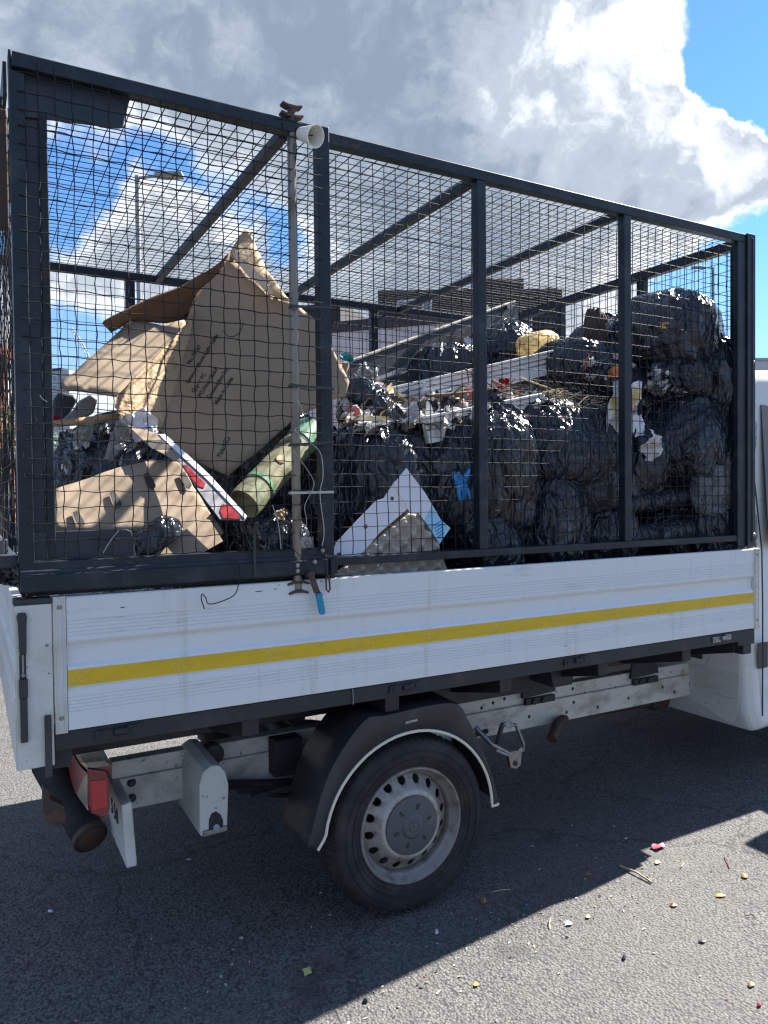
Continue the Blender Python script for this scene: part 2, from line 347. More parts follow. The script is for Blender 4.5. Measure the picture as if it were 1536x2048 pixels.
def text(name, body, size, pos, right, up, mat, parent, thick=.0004, outline=0, bold=0):
    me = text_mesh(body, size, thick, outline, bold)
    right = Vector(right).normalized(); nrm = right.cross(Vector(up)).normalized(); up = nrm.cross(right)
    mt = Matrix((right, up, nrm)).transposed().to_4x4(); mt.translation = Vector(pos)
    me.transform(mt)
    n = len(me.vertices); co = np.empty(n*3, dtype=np.float32); me.vertices.foreach_get('co', co)
    me.vertices.foreach_set('co', (co.reshape(-1, 3)-np.array(WL[parent.name], dtype=np.float32)).ravel()); me.update()
    o = bpy.data.objects.new(name, me); COL.objects.link(o); o.parent = parent; me.materials.clear(); me.materials.append(mat); WL[o.name] = WL[parent.name]
    return o
def shared(name, src, delta, parent):
    o = src.copy(); COL.objects.link(o); o.name = name; o.parent = parent; o.location = src.location+Vector(delta); WL[o.name] = WL[parent.name]; return o

# ------------------------------------------------------------------ ground
def asphalt():
    m = bpy.data.materials.new('worn_asphalt'); m.use_nodes = True; t = m.node_tree; b = t.nodes['Principled BSDF']
    oc = N(t, 'ShaderNodeTexCoord').outputs['Object']
    big = noisen(t, oc, .7, 4); mid = noisen(t, oc, 9, 5)
    v = N(t, 'ShaderNodeTexVoronoi'); v.inputs['Scale'].default_value = 105; v.inputs['Randomness'].default_value = 1; t.links.new(oc, v.inputs['Vector'])
    stone = N(t, 'ShaderNodeSeparateColor', ins={0: v.outputs['Color']}).outputs[0]
    c = mixc(t, smooth(t, stone, .1, 1), (.084, .084, .085), (.150, .146, .139))
    c = mixc(t, smooth(t, v.outputs['Distance'], .45, .8), c, (.035, .035, .037))
    c = mixc(t, smooth(t, mid, .35, .7, 0, .35), c, (.054, .054, .055))
    c = mixc(t, smooth(t, big, .4, .65, 0, .4), c, (.102, .099, .094))
    v2 = N(t, 'ShaderNodeTexVoronoi'); v2.inputs['Scale'].default_value = 9; t.links.new(oc, v2.inputs['Vector'])
    c = mixc(t, smooth(t, v2.outputs['Distance'], .05, .035, 0, .7), c, (.20, .19, .18))
    oil = smooth(t, noisen(t, oc, 1.9, 4, .55), .60, .72, 0, .45); c = mixc(t, oil, c, (.035, .034, .034))
    st = smooth(t, noisen(t, vmath(t, 'MULTIPLY', oc, (.5, 5, 1)).outputs[0], 1.6, 4, .6), .52, .7, 0, .3); c = mixc(t, st, c, (.05, .05, .05))
    pale = smooth(t, noisen(t, oc, 4.3, 6, .7), .58, .72, 0, .35); c = mixc(t, pale, c, (.17, .165, .155))
    vc = N(t, 'ShaderNodeTexVoronoi'); vc.feature = 'DISTANCE_TO_EDGE'; vc.inputs['Scale'].default_value = .55
    t.links.new(vmath(t, 'ADD', oc, vmath(t, 'MULTIPLY', noisen(t, oc, 3, 5, .6, True), (.35,)*3).outputs[0]).outputs[0], vc.inputs['Vector'])
    c = mixc(t, smooth(t, vc.outputs['Distance'], .006, .001, 0, .55), c, (.02, .02, .02))
    t.links.new(c, b.inputs['Base Color']); b.inputs['Roughness'].default_value = .85; b.inputs['Specular IOR Level'].default_value = .3
    h = mathn(t, 'ADD', mathn(t, 'MULTIPLY', v.outputs['Distance'], -1.0), mathn(t, 'MULTIPLY', noisen(t, oc, 60, 4), 1.2))
    bn = N(t, 'ShaderNodeBump', ins={'Height': h, 'Strength': .7, 'Distance': .007}); t.links.new(bn.outputs[0], b.inputs['Normal'])
    return m
g = MB(); n_ = 24
g.add([(-400, -400, 0), (400, -400, 0), (400, 400, 0), (-400, 400, 0)], [(0, 1, 2, 3)])
tag(obj('ground', g, asphalt(), base=(0, 0, 0)), 'grey worn asphalt of the yard under and round the truck', kind='structure')

# ================================================================== THE TRUCK
T = tag(empty('truck', (1.6, 1.05, 0)), 'white dropside truck with a dark wire mesh cage heaped with rubbish bags', 'truck')
L = 3.2594; ZB, ZT = .928, 1.329; WY = 2.13; CT = 2.9076; XF = 3.285; XA = -.0865

# --- dropside boards: ribbed aluminium section swept along the truck
def side_profile():
    p = [(0, ZB), (0, .978)]
    def ribs(z0, z1, n):
        h = (z1-z0)/n
        for i in range(n): p.extend([(0, z0+h*(i+.15)), (.0028, z0+h*(i+.4)), (0, z0+h*(i+.65))])
    ribs(.978, 1.031, 5)
    p.extend([(0, 1.040), (.005, 1.047), (.005, 1.052), (.0, 1.057), (0, 1.112), (.0015, 1.117), (.012, 1.128), (.014, 1.134), (.014, 1.172), (.012, 1.180), (.003, 1.190), (.0, 1.196)])
    ribs(1.205, 1.262, 5)
    p.extend([(0, 1.268), (0, ZT-.004), (.003, ZT)])
    return p
def board(x0, x1, y0, sgn, parent, name='dropside'):
    prof = [(y0+sgn*a, z) for a, z in side_profile()]+[(y0+sgn*.027, ZT), (y0+sgn*.027, ZB)]
    b = MB(); b.prism([(x0, y, z) for y, z in prof], (x1-x0, 0, 0)); return obj(name, b, m_white, parent, bevel=.0008, seg=1)
ds = board(.036, L-.012, 0, 1, T); ds['label'] = 'near white dropside board with yellow tape'
for a, b_ in ((0, .0345), (L-.011, L+.03)):
    b = MB(); b.box((a, -.003, ZB-.006), (b_, .03, ZT+.002)); b.box((a+.006, -.0052, ZB+.004), (a+.010, -.003, ZT-.004)); b.box((b_-.010, -.0052, ZB+.004), (b_-.006, -.003, ZT-.004))
    ec = obj('end_cap', b, m_white2, ds, bevel=.0015)
    for z in (ZT-.03, ZB+.04):
        q = MB(); x = (a+b_)/2
        q.lathe([(0, .004), (.005, .0035), (.0065, .001), (.0065, 0)], (x, -.003, z), (0, -1, 0), 12)
        obj('rivet', q, m_steel, ds, True)
b = MB(); b.box((.0365, -.0012, 1.0595), (L-.0125, -.0002, 1.1085)); obj('reflective_tape', b, m_yellow, ds)
lg = None
for k in range(10):
    x = .369+.3141*k
    if lg is None: lg = text('tape_logo', 'cpd', .042, (x, -.0018, 1.0865), (1, 0, 0), (0, 0, 1), m_tapelogo, ds, outline=.0007); x0l = x
    else: shared('tape_logo', lg, (x-x0l, 0, 0), ds)
text('tape_logo', 'pd', .042, (.064, -.0018, 1.083), (1, 0, 0), (0, 0, 1), m_tapelogo, ds, outline=.0007)
b = MB()
for (u, v, w) in ((510, 1183, .03), (548, 1178, .012), (556, 1170, .006), (1128, 1292, .02), (640, 1163, .01), (240, 1215, .016), (1340, 1105, .012)):
    p = P(u, v, -.0006); b.add([p+Vector((0, 0, 0)), p+Vector((w, 0, .0015)), p+Vector((w*.8, 0, -.0015)), p+Vector((w*.1, 0, -.0025))], [(0, 1, 2, 3)])
obj('scratch', b, m_black, ds)['kind'] = 'stuff'
fd = board(.0, L, WY, -1, T); fd['label'] = 'far white dropside board behind the load'
# tailgate
b = MB(); prof = [(-.105+a, z) for a, z in side_profile()]+[(-.078, ZT), (-.078, ZB)]
prof = [(x, z if z > ZB+.001 else .83) for x, z in prof]
b.prism([(x, .012, z) for x, z in prof], (0, WY-.024, 0)); obj('tailgate', b, m_white2, T, bevel=.0008, seg=1)
# corner pillar with its latch
b = MB(); b.box((-.103, -.001, .832), (-.004, .010, 1.312)); cp = obj('corner_pillar', b, m_white2, T, bevel=.002)
b = MB(); b.box((-.106, -.004, 1.3125), (-.003, .05, 1.331)); obj('pillar_cap', b, m_plastic, cp, bevel=.004)
b = MB()
b.prism([(-.092, -.001, z) for z in (1.17,)]+[(-.074, -.001, 1.17), (-.072, -.001, 1.265), (-.070, -.001, 1.28), (-.074, -.001, 1.292), (-.094, -.001, 1.292), (-.098, -.001, 1.28), (-.095, -.001, 1.265)], (0, -.014, 0))
b.box((-.093, -.006, 1.06), (-.075, -.001, 1.17)); b.box((-.0955, -.017, 1.045), (-.072, -.001, 1.10)); b.box((-.0935, -.014, .915), (-.074, -.001, 1.045))
obj('latch_strap', b, m_plastic, cp, bevel=.003)
b = MB(); b.bar((-.084, -.012, 1.115), (-.084, -.012, 1.175), .005, .004, (0, 1, 0)); b.cyl((-.084, -.018, 1.112), (-.084, -.006, 1.112), .005, 10); obj('latch_pin', b, m_steel, cp)
b = MB(); b.box((-.030, -.013, .800), (-.011, -.001, .985)); obj('rubber_buffer', b, m_plastic, cp, bevel=.004, seg=3)
b = MB(); b.lathe([(0, .003), (.004, .0025), (.005, 0)], (-.018, -.001, 1.19), (0, -1, 0), 10); obj('rivet', b, m_steel, cp, True)
# bed floor, side rail, hinges, subframe
b = MB(); b.box((-.07, .035, .905), (L, WY-.035, .945)); obj('bed_floor', b, m_black, T)
b = MB()
b.box((-.003, .008, .868), (3.14, .05, .924)); b.box((3.14, .012, .845), (3.27, .06, .924)); b.box((3.19, .02, .795), (3.255, .09, .845))
b.box((-.07, .03, .82), (-.005, .10, .90))
sr = obj('bed_side_rail', b, m_black, T, bevel=.003)
hm = None
for x in (.185, 1.213, 2.064, 3.013):
    b = MB(); b.box((x-.075, .001, .884), (x-.015, .008, .912)); b.box((x+.015, .001, .888), (x+.06, .008, .916))
    b.cyl((x-.02, -.002, .902), (x+.02, -.002, .902), .011, 12); b.cyl((x-.055, -.003, .897), (x-.055, .002, .897), .008, 10); b.cyl((x+.04, -.003, .902), (x+.04, .002, .902), .008, 10)
    obj('hinge', b, m_black if x < 3 else m_steel, sr, bevel=.001)
b = MB(); b.tube([(.985, .004, .925), (.986, .002, .895), (.985, .001, .868)], .0025, 6); obj('cable_tie', b, m_steel, sr)
b = MB(); b.box((-.003, WY-.05, .868), (3.27, WY-.008, .924)); obj('bed_side_rail', b, m_black, T)
for y in (.47, 1.55):
    b = MB(); b.box((-.02, y, .70), (3.35, y+.10, .86)); obj('subframe_rail', b, m_black, T, bevel=.004)
for x in (.02, .62, 1.18, 1.72, 2.27, 2.82, 3.2):
    b = MB(); b.prism([(x-.03, .06, .865), (x-.03, .06, .80), (x-.03, .42, .72), (x-.03, WY-.42, .72), (x-.03, WY-.06, .80), (x-.03, WY-.06, .865)], (.06, 0, 0)); obj('cross_member', b, m_black, T, bevel=.002)
# underside boxes between bed and chassis
b = MB(); b.box((1.55, .42, .66), (2.15, .47, .84)); b.prism([(2.16, .30, .85), (2.34, .30, .85), (2.31, .30, .70), (2.19, .30, .70)], (0, .16, 0)); obj('subframe_bracket', b, m_black, T, bevel=.004)
# chassis rails (upper and lower channel) with holes
def chassis(y, sgn):
    b = MB()
    b.box((.24, y, .432), (3.46, y+sgn*.07, .548)); b.box((.24, y+sgn*.008, .556), (3.46, y+sgn*.07, .622)); b.box((.24, y-sgn*.006, .548), (3.46, y+sgn*.06, .556))
    return obj('chassis_rail', b, m_cream, T, bevel=.003)
c1 = chassis(.55, 1); chassis(1.58, -1)
for x, z in ((2.07, .47), (2.25, .49), (2.5, .475), (2.55, .52), (2.72, .47), (2.95, .485), (3.22, .51), (3.32, .47), (3.45, .50), (1.96, .575), (2.1, .60), (2.03, .59), (2.55, .59)):
    b = MB(); b.lathe([(.009, .0), (.006, .002), (0, .0025)], (x, .5495 if z < .55 else .5575, z), (0, -1, 0), 10); obj('bolt_hole', b, m_ink_shade, c1)
for x in (.31,):
    for z in (.535, .475):
        b = MB(); b.lathe([(.017, 0), (.017, .004), (.010, .004), (.010, .012), (0, .012)], (x, .55, z), (0, -1, 0), 14); obj('bolt', b, m_black, c1)
for x in (2.22, 2.98):
    b = MB(); b.box((x, .535, .552), (x+.19, .556, .585)); b.cyl((x+.05, .525, .568), (x+.05, .54, .568), .015, 10); b.cyl((x+.11, .525, .568), (x+.11, .54, .568), .015, 10)
    b.prism([(x-.02, .54, .59), (x+.2, .54, .60), (x+.17, .54, .72), (x, .54, .72)], (0, .015, 0)); obj('mounting_plate', b, m_black, c1, bevel=.002)
# axle, springs, exhaust, brackets
b = MB(); b.cyl((1.26, .2, .346), (1.26, 1.93, .346), .05, 14); b.lathe([(.03, -.14), (.13, -.08), (.15, 0), (.13, .08), (.03, .14)], (1.26, 1.06, .346), (0, 1, 0), 18); obj('rear_axle', b, m_black, T, True)
b = MB()
for i in range(3):
    b.tube([(.55+.08*i, .50, .50-.03*i), (.9, .50, .44-.03*i), (1.26, .50, .41-.03*i), (1.6, .50, .44-.03*i), (1.95-.08*i, .50, .48-.03*i)], .012, 6)
obj('leaf_spring', b, m_black, T, True)
b = MB(); b.cyl((.62, .5, .60), (.62, .56, .60), .04, 12); b.box((.86, .47, .47), (.98, .55, .62)); b.bar((.72, .35, .47), (1.05, .40, .47), .05, .02); obj('axle_linkage', b, m_black, T, bevel=.003)
b = MB(); pe = [P(1103, 1478, .42), P(1112, 1452, .46), P(1135, 1430, .62), P(1290, 1405, .75), P(1500, 1365, .85)]
b.tube(pe, [.026, .026, .026, .03, .03], 14, cap=False); b.tube([p+Vector((.001, .001, .001)) for p in pe[:2]], .022, 14); b.lathe([(.03, -.07), (.055, -.05), (.055, .05), (.03, .07)], pe[3]+Vector((.1, 0, .0)), pe[4]-pe[3], 14)
obj('exhaust_pipe', b, m_rusty, T, True)
b = MB()
y = .32
tri = [P(1005, 1448, y), P(1020, 1440, y), P(1032, 1450, y), P(1047, 1488, y), P(1046, 1500, y), P(1022, 1510, y), P(985, 1490, y)]
b.tube([tri[0], tri[2], tri[3], tri[4], tri[5]], .009, 8); b.tube([tri[5], tri[6], P(950, 1455, .38)], .012, 8); b.tube([tri[0], P(990, 1495, .42)], .011, 8)
b.cyl(P(1018, 1449, y-.015), P(1018, 1449, y+.03), .018, 12); b.prism([P(1015, 1505, y-.012), P(1044, 1500, y-.012), P(1042, 1530, y-.012), P(1034, 1538, y-.012), P(1022, 1536, y-.012)], (0, .02, 0))
b.tube([P(1043, 1495, y), P(1030, 1507, y), P(1010, 1509, y), P(990, 1500, y)], .012, 8)
bk = obj('side_guard_bracket', b, m_steel, T, bevel=.002)
b = MB(); b.cyl(P(1031, 1527, y-.02), P(1031, 1527, y-.008), .011, 10); obj('bolt', b, m_rusty, bk)
# white bracket behind the rear overhang
y = .34
b = MB()
fr = [P(400, 1672, y), P(399, 1570, y), P(408, 1543, y), P(424, 1532, y), P(440, 1531, y), P(452, 1545, y), P(458, 1570, y), P(455, 1660, y), P(410, 1675, y)]
b.prism(fr, (-.015, .27, .03)); wb = obj('step_bracket', b, m_white2, T, bevel=.006, seg=3)
b = MB(); q = [P(418, 1666, y-.003), P(418, 1640, y-.003), P(423, 1628, y-.003), P(432, 1623, y-.003), P(441, 1629, y-.003), P(446, 1640, y-.003), P(446, 1657, y-.003)]
b.prism(q, (0, .0025, 0)); obj('bracket_socket', b, m_black, wb)
b = MB(); b.cyl(P(433, 1655, y-.012), P(433, 1655, y-.003), .012, 10); obj('bolt', b, m_steel, wb)
b = MB(); b.prism([P(407, 1674, y-.01), P(455, 1662, y-.01), P(455, 1652, y-.01), P(407, 1664, y-.01)], (0, .2, 0)); obj('bracket_foot', b, m_steel, wb, bevel=.002)
# tail light
yl = .28
def TLp(u, v, y=yl): return P(u, v, y)
xr = TLp(176, 1580).x
b = MB(); side = [TLp(175, 1537), TLp(212, 1542), TLp(219, 1561), TLp(220, 1618), TLp(215, 1633), TLp(203, 1636), TLp(182, 1628), TLp(176, 1606)]
b.prism(side, (0, .02, 0)); tl = obj('tail_light', b, m_redd, T, bevel=.005, seg=3); tl['label'] = 'red rear lamp with a faded lens'
b = MB(); b.prism([TLp(180, 1563, yl-.004), TLp(212, 1559, yl-.004), TLp(216, 1616, yl-.004), TLp(184, 1623, yl-.004)], (0, .006, 0)); obj('red_lens', b, m_red, tl, bevel=.003)
RL = [(174, 1537), (174, 1551), (174, 1606), (175, 1622), (150, 1586), (138.6, 1551), (135.6, 1514), (146.6, 1502), (162, 1526)]
rp_ = [PX(u, v, xr) for u, v in RL]
b = MB(); b.prism(rp_, (.012, 0, 0)); obj('faded_lens', b, m_pink, tl, bevel=.003, seg=2)
b = MB(); b.prism([PX(u, v, xr-.004) for u, v in ((168, 1553), (173, 1549), (173, 1606), (174, 1620), (153, 1588), (158, 1577))], (.004, 0, 0)); obj('clear_lens', b, m_clearlens, tl, bevel=.001)
b = MB(); tp = [PX(u, v, xr) for u, v in ((147, 1503), (162, 1527), (174, 1538))]
for p0, p1 in zip(tp, tp[1:]): b.prism([p0, p1, p1+Vector((.08, 0, -.004)), p0+Vector((.08, 0, -.004))], (0, 0, -.016))
obj('lamp_rim', b, m_redd, tl, bevel=.002)
# number plate beam
A0, A1, A2, A3 = P(243, 1612, .3), P(264, 1603, .3), P(275, 1732, .3), P(253, 1738, .3)
b = MB(); b.prism([A0, A1, A2, A3], (0, 1.25, 0)); nb = obj('number_plate_beam', b, m_white2, T, bevel=.007, seg=3)
zc = (A0.z+A3.z)/2; xc = (A0.x+A3.x)/2-.004
text('plate_lettering', 'S 50', .085, (xc, .47, zc+.03), (0, -1, 0), (0, 0, 1), m_ink_shade, nb, .001)
# rear underrun tube and its clamp
b = MB(); ta, tb = P(184, 1680, .60), P(106, 1548, .92)
b.lathe([(.058, .0), (.062, .004), (.062, .17), (.056, .18), (.056, .24), (.062, .25), (.062, .44), (.052, .44), (.054, .004)], ta, (tb-ta), 24, closed=True); ut = obj('tail_tube', b, m_tyre, T, True, ang=50)
b = MB(); b.lathe([(.0, .05), (.053, .05)], ta, (tb-ta), 24); obj('tube_inside', b, m_rusty, ut)
b = MB(); ud = (tb-ta).normalized()
b.lathe([(.0, -.004), (.030, -.004), (.050, .0), (.066, .012), (.066, .03), (.056, .03)], ta+ud*.0, ud, 24); obj('tube_rim', b, m_rusty, ut, True, ang=50)
b = MB(); b.prism([P(86, 1578, .30), P(96, 1575, .30), P(102, 1600, .30), P(128, 1612, .30), P(133, 1640, .30), P(118, 1655, .30), P(95, 1648, .30), P(86, 1625, .30)], (0, .05, 0)); b.cyl(P(112, 1622, .295), P(112, 1622, .30), .014, 12)
obj('tow_clamp', b, m_rusty, T, bevel=.006)
# --- mudguard
ymg = .05
outer = [P(615, 1699, ymg), P(644, 1588, ymg), P(677, 1513, ymg), P(731, 1441, ymg), P(770, 1432, ymg), P(903, 1407, ymg), P(937, 1445, ymg), P(968, 1510, ymg), P(985, 1560, ymg), P(997, 1604, ymg)]
WC = Vector((1.262, .062, .344))
def arch(a, r=.374): return Vector((WC.x+math.cos(a)*r, ymg, WC.z+math.sin(a)*r*.985))
inner = [arch(R_(180-i*7.2)) for i in range(26)]
inner[0] = P(635, 1700, ymg)
mg = MB()
no, ni = len(outer), len(inner)
# side wall: pair each arch point with a point along the crease
def along(poly, t):
    ls = [(poly[i+1]-poly[i]).length for i in range(len(poly)-1)]; tot = sum(ls); d = t*tot
    for i, l in enumerate(ls):
        if d <= l or i == len(ls)-1: return poly[i]+(poly[i+1]-poly[i])*min(1, d/l)
        d -= l
def spl(pl, m=8):
    out = []
    for i in range(len(pl)-1):
        p0, p1, p2, p3 = pl[max(i-1, 0)], pl[i], pl[i+1], pl[min(i+2, len(pl)-1)]
        for k in range(m):
            t = k/m; out.append(.5*((2*p1)+(p2-p0)*t+(2*p0-5*p1+4*p2-p3)*t*t+(-p0+3*p1-3*p2+p3)*t**3))
    return out+[pl[-1]]
outer = spl(outer); inner = [along(inner, i/59) for i in range(60)]; ni = 60
ot = [along(outer, i/(ni-1)) for i in range(ni)]
vs = []
for i in range(ni): vs += [inner[i], ot[i], ot[i]+Vector((0, .02, .004)), ot[i]+Vector((0, .24, .012)), ]
fs = [(i*4+k, (i+1)*4+k, (i+1)*4+k+1, i*4+k+1) for i in range(ni-1) for k in range(3)]
mg.add(vs, fs); mud = obj('mudguard', mg, m_plastic, T, True, solid=.006, ang=40)
b = MB(); b.tube([p+Vector((0, -.003, 0)) for p in inner]+[P(995, 1609, ymg-.003), P(997, 1606, ymg-.003)], .006, 8); obj('mudguard_trim', b, m_trim, mud, True)
text('maker_lettering', 'ADOMAR', .0125, P(823, 1443, ymg-.0045), Vector((1, 0, .05)), (0, 0, 1), m_text, mud, .0006)
b = MB(); b.lathe([(.01, 0), (.01, .006), (0, .006)], P(621, 1672, ymg-.004), (0, -1, 0), 10); obj('bolt', b, m_black, mud)
# --- wheels
def wheel(c, sgn):
    w = empty('wheel', c, T); c = Vector(c); ax = (0, sgn, 0)       # sgn -1: outer face towards -Y
    R = .344
    b = MB(); pr = [(.205, -.02), (.222, 0.0), (.232, .004), (.25, .012), (.285, .019), (.305, .016), (.318, .012), (.329, -.002), (.337, -.018), (.342, -.034)]
    pr += [(R, -.05), (R-.008, -.053), (R-.008, -.06), (R, -.063), (R, -.10), (R-.008, -.102), (R-.008, -.112), (R, -.114), (R, -.155), (.337, -.19), (.32, -.21), (.26, -.225), (.215, -.2)]
    b.lathe(pr, c, ax, 96); b2 = MB(); b2 = b
    for rr in (.245, .262, .292): b.lathe([(rr-.002, .0085 if rr < .25 else .015 if rr < .27 else .0175), (rr, .012 if rr < .25 else .0185 if rr < .27 else .0215), (rr+.002, .0095 if rr < .25 else .0165 if rr < .27 else .018)], c, ax, 96)
    # shoulder blocks
    A = Vector(ax)
    e1, e2 = Vector((1, 0, 0)), Vector((0, 0, 1))
    for k in range(64):
        a = 2*math.pi*k/64
        rd = e1*math.cos(a)+e2*math.sin(a); tn = -e1*math.sin(a)+e2*math.cos(a)
        p0 = c+rd*.3275+A*.003; p1 = c+rd*.346+A*(-.045)
        b.bar(p0, p1, .019, .006, rd+A*.6)
    obj('tyre', b, m_tyre, w, True, ang=40)
    b = MB(); b.lathe([(.226, .002), (.223, .008), (.217, .009), (.213, .004), (.207, -.012), (.195, -.025), (.190, -.03), (.188, -.055), (.19, -.06)], c, ax, 64); obj('rim', b, m_flange, w, True, ang=50)
    b = MB(); b.lathe([(.19, -.055), (.186, -.12), (.19, -.19), (.21, -.2)], c, ax, 48); b.lathe([(0, -.125), (.185, -.12)], c, ax, 32); obj('rim_barrel', b, m_rimin, w, True)
    # pierced disc: 16 round holes
    b = MB(); NH = 16; K = 16
    def dep(r):
        pts = [(.085, -.006), (.110, -.004), (.122, .000), (.130, -.002), (.138, -.012), (.150, -.028), (.178, -.050), (.191, -.056)]
        for (ra, ha), (rb, hb) in zip(pts, pts[1:]):
            if r <= rb: return ha+(hb-ha)*(r-ra)/(rb-ra)
        return pts[-1][1]
    def pt(r, a): return c+A*dep(r)+(e1*math.cos(a)+e2*math.sin(a))*r
    for k in range(NH):
        a0 = 2*math.pi*(k+.3)/NH; hw = math.pi/NH; rm = .1665; r0, r1 = .143, .191
        outer_, inner_ = [], []
        for j in range(K):
            th = 2*math.pi*j/K; cx, sy = math.cos(th), math.sin(th)
            s = 1/max(abs(cx), abs(sy)); ox, oy = cx*s, sy*s
            outer_.append(pt((r0+r1)/2+oy*(r1-r0)/2, a0+ox*hw))
            inner_.append(pt(rm+sy*.0165, a0+cx*.0165/rm))
        back = [p-A*.008 for p in inner_]
        o = len(b.v); b.v += [tuple(p) for p in outer_+inner_+back]
        for j in range(K):
            jn = (j+1) % K; b.f.append((o+j, o+jn, o+K+jn, o+K+j)); b.f.append((o+K+j, o+K+jn, o+2*K+jn, o+2*K+j))
    b.lathe([(.085, dep(.085)), (.110, dep(.11)), (.116, dep(.116)+.001), (.122, dep(.122)), (.130, dep(.13)), (.136, dep(.136)), (.143, dep(.143))], c, ax, 64)
    obj('wheel_disc', b, m_rim, w, True, ang=50)
    b = MB(); b.lathe([(.115, -.004), (.113, .004), (.106, .006), (.05, .010), (.044, .016), (.040, .018), (.030, .0185), (0, .0185)], c, ax, 48); hc = obj('hub_cap', b, m_cap, w, True, ang=30)
    for k in range(6):
        a = 2*math.pi*(k+.2)/6; rd = e1*math.cos(a)+e2*math.sin(a)
        q = MB(); q.bar(c+rd*.064+A*.0085, c+rd*.085+A*.0078, .012, .004, A); obj('nut_slot', q, m_ink_shade, w)
    b = MB(); b.tube([c+A*.019+(e1*math.cos(2*math.pi*k/24)+e2*math.sin(2*math.pi*k/24))*.021 for k in range(25)], .0016, 6)
    for k in range(3):
        a = math.pi/2+2*math.pi*k/3; rd = e1*math.cos(a)+e2*math.sin(a); tn = -e1*math.sin(a)+e2*math.cos(a)
        b.prism([c+A*.0186+rd*.020, c+A*.0186+tn*.004+rd*.003, c+A*.0186-tn*.004+rd*.003], A*.0015)
    obj('wheel_emblem', b, m_cap, w, True)
    return w
wheel((WC.x, .062, .344), -1); wheel((WC.x, WY-.062, .344), 1); wheel((4.86, .13, .344), -1); wheel((4.86, WY-.13, .344), 1)

# --- cab
CX = 3.45
cabpoly = [(CX, .42), (CX, 2.06), (CX+.05, 2.22), (CX+.16, 2.30), (4.55, 2.36), (4.75, 2.30), (5.35, 1.48), (5.95, 1.22), (6.05, 1.0), (6.05, .38), (5.35, .36), (5.3, .60), (5.1, .76), (4.86, .80), (4.62, .76), (4.42, .60), (4.36, .34), (CX+.06, .30)]
def ycab(z): return .15 if z < 1.25 else .15+(z-1.25)/1.05*.12
b = MB(); nC = len(cabpoly)
vs = [(x, ycab(z)+.05, z) for x, z in cabpoly]+[(x, WY-ycab(z)-.05, z) for x, z in cabpoly]
# bulged side: outline ring set in, an inner ring out by the side's fullness
cx0, cz0 = 4.6, 1.2
ring = [(cx0+(x-cx0)*.96, ycab(z), cz0+(z-cz0)*.955) for x, z in cabpoly]
ring2 = [(x, WY-y, z) for x, y, z in ring]
b.v = [tuple(v) for v in vs]+ring+ring2
for i in range(nC):
    j = (i+1) % nC
    b.f += [(i, j, nC+j, nC+i), (2*nC+i, 2*nC+j, j, i), (nC+i, nC+j, 3*nC+j, 3*nC+i)]
b.f += [tuple(range(2*nC, 3*nC)), tuple(range(3*nC, 4*nC))]
cab = obj('cab', b, m_white, T, True, bevel=.02, seg=3, ang=30)
for (xs, y0) in (((3.56, 4.62), 0),):
    wn = MB(); pts = [(3.60, 1.32), (4.98, 1.32), (4.52, 2.04), (3.66, 2.10)]
    wn.prism([(x, ycab(z)-.003, z) for x, z in pts], (0, .004, 0)); obj('cab_window', wn, m_glass, cab)
b = MB(); b.tube([(3.535, ycab(z)-.0005, z) for z in (2.08, 2.0, 1.7, 1.3, 1.0, .6, .40)], .004, 6); obj('door_seam', b, m_ink_shade, cab)
b = MB(); b.box((CX+.045, .148, .66), (CX+.13, .152, .80)); obj('side_reflector', b, m_plastic, cab, bevel=.004)
b = MB(); b.box((CX-.014, .46, .66), (CX-.002, .545, .83)); obj('rear_vent', b, m_plastic, cab, bevel=.012, seg=3)
b = MB()
for z in (.60, .52, .48): b.tube([(CX-.001, .25, z), (CX-.001, .8, z)], .004, 6)
b.tube([(CX-.001, .40, .86), (CX-.001, .40, .70), (CX-.001, .45, .62), (CX-.001, .62, .61)], .003, 6)
obj('rear_seam', b, m_cream, cab)
b = MB(); b.prism([(CX-.004, .235, .43), (CX-.004, .64, .50), (CX-.004, .64, .62), (CX-.004, .225, .62)], (.003, 0, 0)); b.prism([(CX-.003, .28, .335), (CX-.003, .64, .44), (CX-.003, .64, .5), (CX-.003, .24, .44), (CX-.003, .25, .36)], (.003, 0, 0)); obj('lower_panel', b, m_white2, cab, bevel=.002)
b = MB(); b.box((4.78, -.17, 1.42), (4.90, .03, 1.84)); b.bar((4.86, .08, 1.5), (4.86, .3, 1.45), .05, .05); obj('wing_mirror', b, m_plastic, cab, bevel=.04, seg=4)

# --- cage
CG = empty('cage', (1.6, 1.05, 1.34), T)
YS = .03; YF = WY-.03; t_ = .042
def cbar(name, a, b_, w, h, mat=None, up=(0, 0, 1), bv=.003):
    q = MB(); q.bar(a, b_, w, h, up); return obj(name, q, mat or m_navy, CG, bevel=bv)
XM = .906
# near top rail: rear gate section and front section
cbar('top_rail', (XA+.009, YS-.018, CT-.031), (XM-.024, YS-.018, CT-.031), t_, t_)
cbar('top_rail', (XM+.022, YS+.02, CT-.022), (XF-.042, YS+.02, CT-.022), t_, t_)
cbar('top_rail', (XA, YF-.02, CT-.022), (XF-.042, YF-.02, CT-.022), t_, t_)
